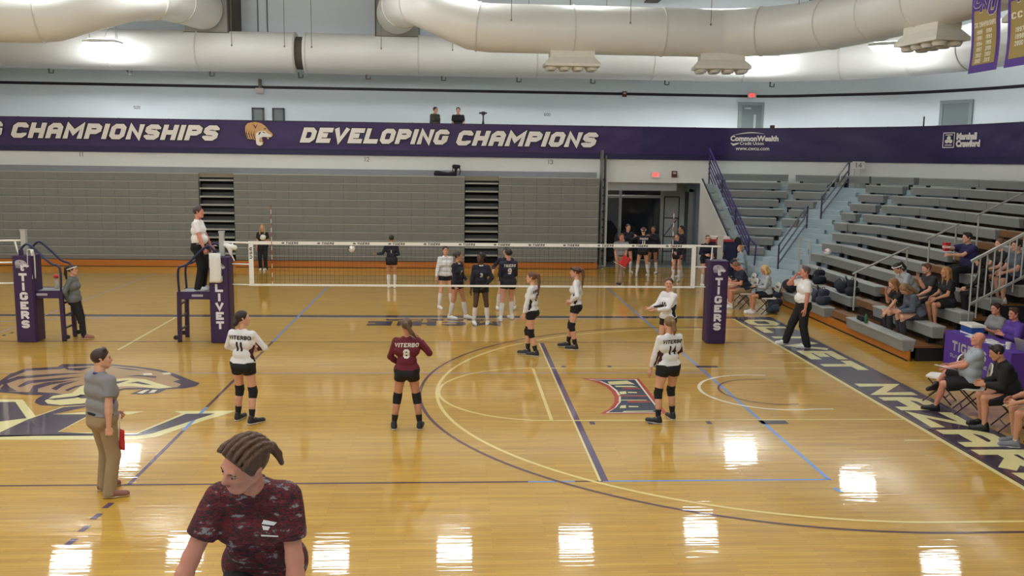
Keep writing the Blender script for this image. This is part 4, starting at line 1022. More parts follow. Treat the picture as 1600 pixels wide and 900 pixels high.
post(-5.6, 'grey steel net post rising from the pad by the referee'); post(5.62, 'grey steel net post behind the right purple pad'); post(-9.85, 'grey steel net post of the left court')
nt_ = thing('volleyball_net', 'white taped volleyball net across the court with printed top band', 'net', (0, .15, 0))
L0, L1, Yn = -4.98, 5.02, .15
obj('top_tape', MB().b2((L0, Yn-.006, 2.165), (L1, Yn+.006, 2.24)), m_net, nt_, True); obj('bottom_tape', MB().b2((L0, Yn-.005, 1.24), (L1, Yn+.005, 1.285)), m_net, nt_, True)
sb_ = [obj('side_band', MB().b2((x-.05, Yn-.008, 1.24), (x+.05, Yn+.008, 2.24)), m_net, nt_, True) for x in (L0+.02, L1-.02)]
cm = MB()
for i in range(100): x = L0+.1*i+.05; cm.b2((x-.0018, Yn-.0018, 1.28), (x+.0018, Yn+.0018, 2.17))
for j in range(1, 9): z = 1.28+.1*j; cm.b2((L0, Yn-.0018, z-.0018), (L1, Yn+.0018, z+.0018))
nm = obj('net_mesh', cm, m_cord, nt_, True); nm['kind'] = 'stuff'
tp = MB(); cw = MB()
for i in range(12):
    x = -4.2+.785*i
    q, W = glyphs('TIGERS', .042, .05, .013, .01, slant=.3); obj('printed_name', flat_text(q, lambda a, b: (x+a, Yn-.008, 2.178+b)), m_prt, nt_, True)
    obj('printed_emblem', MB().add([(x-.055+.035*math.cos(k*PI/5), Yn-.008, 2.203+.022*math.sin(k*PI/5)) for k in range(10)], [tuple(range(10))]), M('net_grey_print', (110, 108, 112), .6), nt_, True)
q, W = glyphs('USA', .07, .1, .02, .02); obj('printed_name', flat_text(q, lambda a, b: (L0+.05-b*.6, Yn-.011, 1.85+a-.0)), m_prt, sb_[0], True)
for x0, x1 in ((-5.6, L0), (L1, 5.62)):
    for z in (2.2, 1.72, 1.26): obj('tension_cord', MB().tube([(x0, Yn+.03, z+.01), (x1, Yn, z)], .022 if z > 2 else .014, 6), m_net, nt_, True)
    obj('loose_strap', MB().tube([(x0+.25 if x0 < 0 else x1-.2, Yn-.02, 2.2), (x0+.22 if x0 < 0 else x1-.22, Yn-.04, 1.95), (x0+.28 if x0 < 0 else x1-.25, Yn-.03, 1.8)], .016, 6), m_net, nt_, True)
V, Q = sdf_mesh([('c', (-5.5, .1, 2.15), (-5.3, .08, 2.1), .05, .06), ('c', (-5.42, .08, 2.1), (-5.38, .08, 1.95), .05, .03)], .02, .04)
link('knotted_rope', np_mesh('knotted_rope', V-np.array((0, .15, 0)), Q), m_net, nt_)
for x, lb in ((-4.5, 'red and white striped antenna at the left end of the net'), (4.5, 'red and white striped antenna at the right end of the net')):
    t = thing('net_antenna', lb, 'antenna', (x, .13, 1.24))
    for i in range(18): obj('stripe', MB().tube([(0, 0, .1*i), (0, 0, .1*i+.1)], .007, 8), M('antenna_red', (196, 44, 40), .5) if i % 2 else m_net, t)
n2 = thing('volleyball_net', 'end of the second volleyball net at the left edge', 'net', (-11, .15, 0))
obj('top_tape', MB().b2((-20, .144, 2.17), (-10.42, .156, 2.24)), m_net, n2, True); obj('bottom_tape', MB().b2((-20, .144, 1.24), (-10.42, .156, 1.285)), m_net, n2, True); obj('side_band', MB().b2((-10.5, .14, 1.24), (-10.4, .16, 2.24)), m_net, n2, True)
for z in (2.2, 1.72, 1.26): obj('tension_cord', MB().tube([(-10.45, .15, z), (-9.85, .18, z+.01)], .02, 6), m_net, n2, True)
obj('loose_strap', MB().tube([(-10.0, .1, 2.2), (-9.95, .08, 2.0), (-9.84, .08, 1.72), (-9.78, .1, 1.55)], .02, 6), m_net, n2, True)
cm = MB()
for i in range(95): x = -20+.1*i; cm.b2((x-.0018, .148, 1.28), (x+.0018, .152, 2.17))
for j in range(1, 9): cm.b2((-20, .148, 1.28+.1*j-.0018), (-10.5, .152, 1.28+.1*j+.0018))
o = obj('net_mesh', cm, m_cord, n2, True); o['kind'] = 'stuff'

m_std = M('purple_stand_steel', (52, 30, 70), .4); m_plat = M('grey_ribbed_platform', (150, 148, 150), .6); m_nv = M('navy_stand_rail', (36, 38, 80), .35)
def stand(x, y, s, label):
    """s = +1: ladder on the left of the pad (post at the right)"""
    t = thing('referee_stand', label, 'referee stand', (x, y, 0)); z = 1.12; W = .8; D = .56
    pl = obj('platform', MB().b2((-W/2, -D/2, z-.03), (W/2, D/2, z)), m_plat, t)
    for ya in (-D/2-.03, D/2): obj('platform_edge', MB().b2((-W/2-.02, ya, z-.16), (W/2+.02, ya+.03, z+.01)), m_pad, pl)
    obj('plate_print', MB().b2((-.12, -D/2-.034, z-.1), (.12, -D/2-.031, z-.05)), m_padg, pl)
    e = -s*W/2
    for yy in (-D/2, D/2):
        obj('leg', MB().bar((e, yy, z), (e-s*.02, yy, .03), .085, .07), m_std, t)
        obj('rail_post', MB().bar((-e, yy, z-.1), (-e, yy, z+.9), .08, .06), m_std, t)
        hp = [(-e, yy, z+.88), (-e-s*.06, yy, z+.98), (-e-s*.2, yy, z+1.0), (e+s*.2, yy, z+.62), (e+s*.0, yy, z+.5), (e, yy, z)]
        obj('hand_rail', MB().tube(smooth_path([np.array(p) for p in hp], 4), .026, 8), m_nv, t, smooth=True)
        obj('foot', MB().lathe([(.05, .001), (.05, .03), (.03, .05)], (e-s*.02, yy, 0), 10), m_black, t)
    for i in range(3): obj('rung', MB().bar((e-s*.005*i, -D/2, .28+.28*i), (e-s*.005*i, D/2, .28+.28*i), .05, .035), m_std, t)
    for yy in (-D/2-.02, D/2): obj('caster', MB().tube([(e-s*.1, yy-.015, .1), (e-s*.1, yy+.015, .1)], .05, 12), m_black, t)
    return t
stand(-6.1, .25, 1, 'purple referee stand carrying the standing referee')
stand(-9.45, .3, -1, 'empty purple referee stand beside the left padded post')
m_tow = M('white_towel', (226, 224, 216), .9, var=.05, bump=.4)
def towel(c, w, h0, h1, label, r=.03):
    t = thing('towel', label, 'towel', c); mb = MB(); n, m_ = 8, 14
    for i in range(n+1):
        u = w*(i/n-.5)
        for j in range(m_+1):
            s = j/m_*(h0+h1); 
            if s < h0: y, z = -r-.012*math.sin(u*40), -(h0-s)
            else: y, z = r+.012*math.sin(u*35+1), -(s-h0)
            if abs(s-h0) < .04: y *= abs(s-h0)/.04; z = .01
            mb.v.append((u+.02*math.sin(s*5), y, z))
    for i in range(n):
        for j in range(m_): a = i*(m_+1)+j; mb.f.append((a, a+1, a+m_+2, a+m_+1))
    o = obj('cloth', mb, m_tow, t, smooth=True); md = o.modifiers.new('thick', 'SOLIDIFY'); md.thickness = .012; return t
towel((-5.66, -.2, 1.98), .24, .62, .3, 'white towel hung over the rail beside the referee pad', .04)
tw = towel((-9.62, -.05, 2.02), .12, .62, .3, 'white towel hung over the rail of the empty referee stand', .04); tw.rotation_euler = (0, 0, PI/2)
bt = thing('water_bottle', 'clear water bottle with red cap on the empty referee stand', 'bottle', (-9.3, .4, 1.12)); obj('body', MB().lathe([(.04, 0), (.045, .03), (.045, .16), (.02, .22), (.02, .24)], n=14), M('cloudy_bottle', (190, 180, 166), .2), bt, smooth=True); obj('cap', MB().lathe([(.05, .24), (.05, .3), (.02, .32)], n=14), M('red_cap', (206, 60, 62), .4), bt, smooth=True)

# ================================================================ balls, flags
m_bw = M('volleyball_white', (232, 228, 220), .5); m_br = M('volleyball_dark_panel', (60, 40, 50), .5); m_pk = M('volleyball_pink', (214, 110, 130), .5)
def vball(c, label, m2=m_br):
    t = thing('volleyball', label, 'ball', tuple(c)); obj('cover', MB().ball((0, 0, 0), .105, 20, 14), m_bw, t, smooth=True)
    for k, (ax, a0) in enumerate(((0, .4), (1, 1.2), (2, 2.4))):
        pts = []
        for i in range(9):
            s = a0+i*.2; p = [0, 0, 0]; p[ax] = .03; p[(ax+1) % 3] = math.cos(s)*.1015; p[(ax+2) % 3] = math.sin(s)*.1015; pts.append(p)
        obj('panel', MB().tube(pts, [.006, .016, .02, .022, .022, .022, .02, .016, .006], 6), m2, t, smooth=True)
    return t
p = gy(550, 389, 8.6); vball(p, 'white volleyball in the air beside the far player in navy')
vball((10.95, 6.9, 1.325+.105), 'white and pink volleyball resting on a bench of the right stand', m_pk)
m_flag = M('red_flag_cloth', (206, 50, 52), .7, bump=.3)
def flag(c, label, w, h, ry, rz):
    t = thing('line_flag', label, 'flag', tuple(c)); t.rotation_euler = (0, ry, rz)
    obj('stick', MB().tube([(0, 0, .12), (0, 0, -h)], .009, 6), m_net, t); mb = MB()
    for i in range(7):
        for j in range(6): mb.v.append((w*i/6+.0, .02*math.sin(i*1.3+j*.5)*(i/6), -h+(h*.82)*j/5-.02*i/6))
    mb.f = [(i*6+j, (i+1)*6+j, (i+1)*6+j+1, i*6+j+1) for i in range(6) for j in range(5)]
    o = obj('cloth', mb, m_flag, t, smooth=True); o.modifiers.new('thick', 'SOLIDIFY').thickness = .004; return t

# ================================================================ folding chairs, table, bags
m_chw = M('white_chair_plastic', (232, 228, 218), .45); m_chf = M('dark_chair_frame', (52, 36, 44), .4)
def chair(loc, head, label, proto=[]):
    rz = -math.radians(head)
    if proto: return dup(proto[0], loc, rz, label, 'white folding chairs')
    t = thing('folding_chair', label, 'chair', loc, rz, 'white folding chairs')
    sp = [(-.2, -.2), (.2, -.2), (.21, .0), (.2, .17), (.16, .21), (-.16, .21), (-.2, .17), (-.21, 0)]
    obj('seat', MB().prism(sp, .43, .46), m_chw, t)
    bk = MB(); pr_ = [(-.2, .62), (.2, .62), (.21, .74), (.17, .83), (.1, .87), (-.1, .87), (-.17, .83), (-.21, .74)]
    o = obj('backrest', bk.extr([(x, -.27-.14*(z-.6), z) for x, z in pr_], (0, .025, 0)), m_chw, t)
    q, W = glyphs('TIGERS', .035, .05, .012, .008, slant=.3)
    for s_ in (1, -1): obj('printed_name', flat_text(q, lambda a, b: (s_*(a-W/2), (-.27-.14*(z_:=.72+b-.6)+.028) if s_ < 0 else (-.27-.14*(.12+b)-.003), .72+b)), m_prt, o)
    for s in (-1, 1):
        obj('leg', MB().tube([(s*.215, -.33, .86), (s*.215, -.2, .44), (s*.215, .22, .0)], .012, 6), m_chf, t); obj('leg', MB().tube([(s*.19, .16, .42), (s*.19, -.24, 0)], .012, 6), m_chf, t)
    obj('cross_bar', MB().tube([(-.215, .12, .13), (.215, .12, .13)], .01, 6).tube([(-.19, -.14, .12), (.19, -.14, .12)], .01, 6), m_chf, t)
    proto.append(t); return t
CH = [(8.1, -5.1, 312), (8.18, -5.88, 296), (8.3, -6.85, 288), (8.3, -7.72, 284), (7.78, 4.85, 272), (8.12, 4.0, 272), (8.1, 6.0, 272)]
CL = ['empty white folding chair at the far end of the coaches row', 'white folding chair under the bald coach', 'white folding chair under the coach in the black jacket', 'white folding chair at the right edge of the photo', 'white folding chair under the man in khaki shorts', 'white folding chair under the blonde woman in grey', 'white folding chair under the dark-haired woman in navy']
for (x, y, h), l in zip(CH, CL): chair((x, y, 0), h, l)
m_cloth = M('purple_table_cloth', (86, 52, 150), .7, var=.08, bump=.25, bscale=8)
t = thing('broadcast_table', 'table under a purple cloth with white lettering beside the coaches', 'table', (10.05, -3.6, 0))
tb = MB(); X0, X1, Y0, Y1 = 9.68, 10.3, -4.6, -2.35
tb.b2((X0, Y0, .72), (X1, Y1, .75)); tb.b2((X0-.01, Y0, .03), (X0+.01, Y1, .74)); tb.b2((X0, Y1-.01, .03), (X1, Y1+.01, .74)); tb.b2((X0, Y0-.01, .03), (X1, Y0+.01, .74))
cl = obj('cloth', tb, m_cloth, t, True)
q, W = glyphs('TIGERS', .2, .2, .05, .04, fit=1.2)
obj('lettering', flat_text(q, lambda a, b: (X0-.016, -2.65-a, .4+b)), m_padg, cl, True)
q, W = glyphs('OLIVET NAZARENE', .08, .07, .018, .02, fit=1.3); obj('lettering', flat_text(q, lambda a, b: (X0-.016, -2.6-a, .26+b)), m_padg, cl, True)
obj('leg', MB().b2((X0+.05, Y0+.1, 0), (X0+.09, Y0+.14, .72)).b2((X1-.09, Y1-.14, 0), (X1-.05, Y1-.1, .72)), m_chf, t, True)
t = thing('cooler_box', 'blue and white box on the purple table', 'box', (10.0, -2.75, .75)); obj('box', MB().b2((-.13, -.2, 0), (.13, .2, .16)), M('blue_plastic', (34, 76, 150), .4), t); obj('lid', MB().b2((-.15, -.22, .16), (.15, .22, .21)), m_chw, t); obj('band', MB().b2((-.135, -.205, 0), (.135, .205, .03)), m_chw, t)
pp = MB(); 
for i, (x, y, a) in enumerate(((9.86, -3.1, .2), (9.95, -3.45, -.1), (9.88, -3.75, .3))):
    t = thing('paper_sheet', ('white paper at the far end of the purple table', 'white paper in the middle of the purple table', 'white paper near the cup on the purple table')[i], 'paper', (x, y, .7505), a); obj('sheet', MB().b2((-.11, -.16, 0), (.11, .16, .004)), m_net, t); obj('print', MB().b2((-.08, -.12, .0042), (.08, .1, .0046)), M('faint_print', (206, 206, 206), .7), t)
t = thing('paper_notice', 'white notice hanging down the front of the purple cloth', 'paper', (9.695, -3.15, .75)); obj('sheet', MB().b2((0, -.12, -.26), (.006, .12, .005)).b2((0, -.12, 0), (.1, .12, .006)), m_net, t); obj('print', MB().b2((-.002, -.05, -.2), (0, .05, -.15)), m_padg, t)
t = thing('paper_cup', 'white cup with a dark emblem on the purple table', 'cup', (9.82, -4.25, .75)); obj('wall', MB().lathe([(.035, 0), (.05, .13), (.046, .13), (.033, .01)], n=16), m_chw, t, smooth='auto'); obj('emblem', MB().ball((-.042, 0, .07), .022, 8, 6, (.3, 1, 1)), m_padg, t)
t = thing('laptop', 'silver laptop on the purple table in front of the commentator in purple', 'laptop', (10.1, -4.45, .75), math.radians(95)); obj('base', MB().b2((-.17, -.12, 0), (.17, .12, .02)), m_alu, t); obj('screen', MB().box((0, .16, .12), (.34, .012, .23), rx=-.3), m_alu, t)
m_nvbag = M('navy_bag_cloth', (44, 52, 68), .75, var=.2, scale=9, bump=.3); m_dkbag = M('dark_bag_cloth', (28, 31, 42), .8, var=.2, scale=9, bump=.3); m_bluebag = M('blue_bag_cloth', (62, 84, 108), .7, var=.2, scale=9)
def bag(loc, rz, label, kind, mat, proto={}):
    key = (kind, mat.name)
    if key in proto: return dup(proto[key], loc, rz, label, 'team bags')
    t = thing('sports_bag' if kind == 'd' else 'backpack', label, 'bag', loc, rz, 'team bags')
    if kind == 'd':
        V, Q = sdf_mesh([('c', (-.28, 0, .16), (.28, 0, .16), .16, .15), ('c', (-.2, 0, .22), (.1, .02, .26), .1, .09)], .03, .06, clips=[((0, 0, .005), (0, 0, -1))])
        link('body', np_mesh('body', V, Q), mat, t)
        obj('strap', MB().tube([(-.2, -.15, .1), (-.12, -.16, .3), (0, -.1, .42), (.12, -.16, .3), (.2, -.15, .1)], .018, 6), m_dkbag, t, smooth=True); obj('zip', MB().tube([(-.3, 0, .33), (0, 0, .36), (.3, 0, .32)], .01, 6), m_alu, t)
    else:
        V, Q = sdf_mesh([('c', (-.08, 0, .12), (.08, 0, .12), .13, .13), ('c', (-.06, 0, .32), (.06, 0, .32), .1, .1), ('c', (-.05, -.1, .15), (.05, -.1, .15), .07, .07)], .025, .06, clips=[((0, 0, .005), (0, 0, -1))])
        link('body', np_mesh('body', V, Q), mat, t); obj('handle', MB().tube([(-.05, .02, .41), (-.03, .02, .46), (.03, .02, .46), (.05, .02, .41)], .01, 6), m_dkbag, t); obj('pocket_zip', MB().tube([(-.1, -.13, .24), (0, -.16, .25), (.1, -.13, .24)], .008, 6), m_alu, t)
        for s in (-1, 1): obj('strap', MB().tube([(s*.07, .1, .38), (s*.1, .17, .25), (s*.09, .12, .06)], .018, 6), m_dkbag, t)
    proto[key] = t; return t
bag((8.32, 4.1, 0), .4, 'blue backpack on the floor beside the blonde woman in grey', 'b', m_bluebag)
bag((8.82, 5.25, 0), .2, 'grey-blue backpack standing on the floor against the stand', 'b', m_nvbag)
bag((9.15, 5.15, .45), 1.4, 'large dark sports bag on the end of the lowest bench', 'd', m_dkbag)
bag((9.18, 3.45, .45), 1.5, 'navy sports bag on the lowest bench right behind the walking referee', 'd', m_nvbag)
bag((9.18, 2.75, .45), .3, 'navy backpack on the lowest bench nearest the aisle', 'b', m_nvbag)
bag((9.78, 3.1, .745), 1.3, 'dark sports bag on the second bench', 'd', m_dkbag)
bag((9.78, 2.4, .745), .5, 'dark backpack on the second bench by the aisle rail', 'b', m_dkbag)
bag((9.8, 4.6, .745), .2, 'dark backpack on the second bench behind the walking referee', 'b', m_dkbag)
t = thing('drink_bottle', 'small green bottle on the lowest bench beside the teal shoes', 'bottle', (9.12, .1, .45)); obj('body', MB().lathe([(.035, 0), (.04, .02), (.04, .16), (.018, .21)], n=12), M('green_bottle', (40, 96, 60), .3), t, smooth=True); obj('cap', MB().lathe([(.02, .21), (.02, .24)], n=10), m_black, t)
t = thing('black_pouch', 'black pouch on the lowest bench next to the green bottle', 'bag', (9.14, .42, .45)); V, Q = sdf_mesh([('c', (0, -.12, .05), (0, .12, .05), .06, .05)], .02, .03, clips=[((0, 0, .004), (0, 0, -1))]); link('body', np_mesh('body', V, Q), m_bag, t); obj('flap', MB().b2((-.05, -.1, .1), (.03, .1, .112)), m_dkbag, t)

# ================================================================ things in and beside the doorway
t = thing('ball_cart', 'navy covered cart with a red and white top behind the right net post', 'cart', (8.45, 9.6, 0))
obj('cover', MB().prism([(-.42, -.25), (.42, -.25), (.45, 0), (.42, .25), (-.42, .25), (-.45, 0)], .35, 1.5), M('navy_cart_cover', (38, 42, 74), .6, bump=.4), t)
obj('top_tray', MB().b2((-.45, -.28, 1.5), (.3, .28, 1.58)), M('red_tray', (186, 62, 72), .5), t); obj('lid', MB().b2((-.4, -.2, 1.58), (.2, .2, 1.66)), m_chw, t)
for x in (-.38, .38):
    for y in (-.2, .2): obj('leg', MB().tube([(x, y, 0), (x, y, .36)], .02, 6), m_black, t)
obj('hanging_jacket', MB().ball((.5, -.1, 1.3), .2, 10, 8, (.8, .8, 1.8)), m_bag, t, smooth=True)
t = thing('ladder_frame', 'black steel ladder frame standing inside the doorway', 'frame', (8.2, 16.0, 0))
for x in (-.28, .32): obj('upright', MB().tube([(x, 0, 0), (x, 0, 2.7)], .025, 6), m_black, t)
for z in (.5, 1.1, 1.85, 2.7): obj('rung', MB().tube([(-.28, 0, z), (.32, 0, z)], .022, 6), m_black, t)
obj('brace', MB().tube([(-.28, 0, 1.1), (.3, 0, 1.85)], .016, 6), m_black, t)
for i, (x, y, w_, h, lb) in enumerate(((5.75, 16.3, .38, 1.75, 'black covered stack at the left inside the doorway'), (6.75, 16.6, .42, 1.6, 'black covered stack in the middle of the doorway behind the huddle'))):
    V, Q = sdf_mesh([('c', (-w_*.5, 0, .3), (w_*.5, 0, .3), .22, .22), ('c', (-w_*.5, 0, h-.45), (w_*.4, 0, h-.45), .2, .2), ('c', (-w_*.3, 0, h-.2), (w_*.1, 0, h-.2), .16, .14), ('c', (0, 0, .3), (0, 0, h-.3), .25, .22)], .045, .08, clips=[((0, 0, .016), (0, 0, -1))])
    t = thing('covered_stack', lb, 'equipment', (x, y, 0)); link('cover', np_mesh('cover', V, Q), m_bag, t)
    obj('strap', MB().tube([(-w_*.5-.2, -.0, .8), (0, -.26, .82), (w_*.5+.18, 0, .8)], .015, 6), m_dkbag, t)
# near stand under the camera: steps below the passing woman
ns = thing('bleacher', 'near side stand below the camera whose steps carry the passing woman', 'bleachers', (-1, -16, 0))
for i in range(10): obj('step', MB().b2((-8, -14.1-.62*i, 0), (8, -13.5-.62*i, .28*(i+1)-.1)), m_conc, ns, True)
# ================================================================ people
def Rx(a): c, s = math.cos(a), math.sin(a); return np.array([[1, 0, 0], [0, c, -s], [0, s, c]])
def Ry(a): c, s = math.cos(a), math.sin(a); return np.array([[c, 0, s], [0, 1, 0], [-s, 0, c]])
def Rz(a): c, s = math.cos(a), math.sin(a); return np.array([[c, -s, 0], [s, c, 0], [0, 0, 1]])
def unit(v): v = np.array(v, float); return v/max(np.linalg.norm(v), 1e-9)
def ik(a, t, l1, l2, pole):
    a = np.array(a, float); t = np.array(t, float); d = t-a; L = np.linalg.norm(d); mx = (l1+l2)*.999
    if L > mx: t = a+d/L*mx; d = t-a; L = mx
    L = max(L, abs(l1-l2)+.02); u = unit(d)
    x = (l1*l1-l2*l2+L*L)/(2*L); h = math.sqrt(max(l1*l1-x*x, 0)); p = np.array(pole, float); p = unit(p-u*(p@u))
    return a+u*x+p*h, t
# head: skull, jaw, nose, lips, ears; face towards +y, centre at the origin, 0.23 m tall
def head_prims(fem):
    j = .046 if fem else .052
    P = [('e', (0, -.012, .03), (.076, .096, .086)), ('e', (0, .012, -.015), (.064, .078, .085)),
         ('c', (-.022, .055, -.078), (.022, .055, -.078), .03, .03), ('c', (-j, .0, -.05), (0, .058, -.086), .026, .024), ('c', (j, .0, -.05), (0, .058, -.086), .026, .024),
         ('c', (0, -.025, -.06), (0, -.03, -.17), .052 if not fem else .045, .056 if not fem else .048),
         ('c', (0, .088, .012), (0, .106, -.022), .009, .013, None, .012), ('c', (-.013, .092, -.026), (.013, .092, -.026), .009, .009, None, .01),
         ('c', (-.034, .076, .026), (.034, .076, .026), .014, .014, None, .012), ('c', (-.018, .087, -.052), (.018, .087, -.052), .008, .008, None, .008),
         ('c', (-.04, .06, -.012), (-.035, .055, -.03), .022, .02), ('c', (.04, .06, -.012), (.035, .055, -.03), .022, .02)]
    for s in (-1, 1): P += [('c', (s*.074, -.008, .012), (s*.08, -.018, .016), .013, .014, None, .006), ('c', (s*.074, -.008, .012), (s*.073, -.004, -.022), .013, .009, None, .006)]
    H = [('e', (-.031, .088, .008), (.017, .014, .011)), ('e', (.031, .088, .008), (.017, .014, .011))]
    return P, H
HEADS = {}
def head_mesh(fem, vox):
    if (fem, vox) not in HEADS: P, H = head_prims(fem); HEADS[(fem, vox)] = sdf_mesh(P, vox, .022, holes=H)
    return HEADS[(fem, vox)]
# right hand pointing down -z, palm towards -x, thumb forward +y
def hand_prims(kind):
    P = [('c', (0, .022, -.02), (0, .028, -.08), .017, .016), ('c', (0, .0, -.02), (0, .004, -.085), .017, .016), ('c', (0, -.022, -.025), (0, -.022, -.08), .016, .014), ('c', (0, 0, .02), (0, 0, -.02), .026, .022)]
    curl = dict(relaxed=(.25, .45), fist=(1.25, 2.6), flat=(.03, .06), hold=(.7, 1.5))[kind]
    for i, (y, L) in enumerate(((.033, .072), (.011, .08), (-.011, .076), (-.031, .06))):
        sp = (y*.25)
        a = np.array((0, y, -.085)); d1 = np.array((-math.sin(curl[0]), sp, -math.cos(curl[0]))); b = a+d1*L*.55
        d2 = np.array((-math.sin(curl[1]), sp, -math.cos(curl[1]))); c = b+d2*L*.5
        P += [('c', a, b, .0088, .008, None, .004), ('c', b, c, .008, .0068, None, .004)]
    th = (np.array((-.004, .034, -.03)), np.array((-.022, .058, -.062)), np.array((-.03, .06, -.095))) if kind != 'fist' else (np.array((-.006, .032, -.03)), np.array((-.03, .044, -.06)), np.array((-.045, .02, -.08)))
    P += [('c', th[0], th[1], .013, .0105, None, .006), ('c', th[1], th[2], .0105, .0085, None, .004)]
    return P
HANDS = {}
def hand_mesh(kind, vox=.0065):
    if (kind, vox) not in HANDS: HANDS[(kind, vox)] = sdf_mesh(hand_prims(kind), vox, .008)
    return HANDS[(kind, vox)]
SHOE = {}
def shoe_mesh(which):
    if which not in SHOE:
        up = [('c', (0, -.05, .06), (0, .02, .062), .042, .04), ('c', (0, .02, .052), (0, .15, .036), .04, .034), ('c', (0, -.045, .06), (0, -.045, .11), .04, .042), ('c', (0, -.065, .04), (0, .16, .036), .034, .034)]
        if which == 'upper': SHOE[which] = sdf_mesh(up, .011, .03, clips=[((0, 0, .02), (0, 0, -1))])
        else: SHOE[which] = sdf_mesh([('c', (0, -.066, .03), (0, .03, .03), .043, .04), ('c', (0, .03, .03), (0, .165, .03), .042, .036)], .011, .03, clips=[((0, 0, .002), (0, 0, -1)), ((0, 0, .026), (0, 0, 1))])
    return SHOE[which]
FACE = {}
def face_parts():
    if FACE: return FACE
    l = MB()
    for s in (-1, 1):
        FACE['eye', s] = MB().ball((s*.031, .0765, .007), .0115, 10, 8, (1, 1, .8)); FACE['iris', s] = MB().ball((s*.031, .0845, .007), .0062, 8, 6)
        FACE['eyebrow', s] = MB().tube([(s*.014, .0905, .024), (s*.032, .089, .03), (s*.05, .078, .025)], [.003, .0038, .002], 6)
    l.tube([(-.022, .0865, -.051), (-.008, .0945, -.0485), (0, .0948, -.05), (.008, .0945, -.0485), (.022, .0865, -.051)], [.002, .0042, .0042, .0042, .002], 6)
    l.tube([(-.02, .087, -.053), (0, .0945, -.0575), (.02, .087, -.053)], [.002, .005, .002], 6)
    FACE['lips', 0] = l; return FACE

SK = dict(fair=(214, 160, 132), tan=(196, 138, 106), red=(208, 140, 116), dark=(82, 54, 42), mid=(170, 116, 86), pale=(224, 178, 152))
def skin(k): return M('skin_'+k, SK[k], .55, var=.06, scale=12)
def cloth(name, rgb, **kw): return M('cloth_'+name, rgb, kw.pop('rough', .8), var=kw.pop('var', .07), scale=kw.pop('scale', 5), bump=kw.pop('bump', .35), bscale=kw.pop('bscale', 14), **kw)
def hairm(name, rgb): return M('hair_'+name, rgb, .5, var=.25, scale=30, bump=.5, bscale=60, stretch=(1, 1, .25))
m_eye = M('eye_white', (168, 150, 142), .35); m_iris = M('eye_iris', (40, 30, 26), .3); m_lip = M('lip_skin', (168, 92, 84), .5)

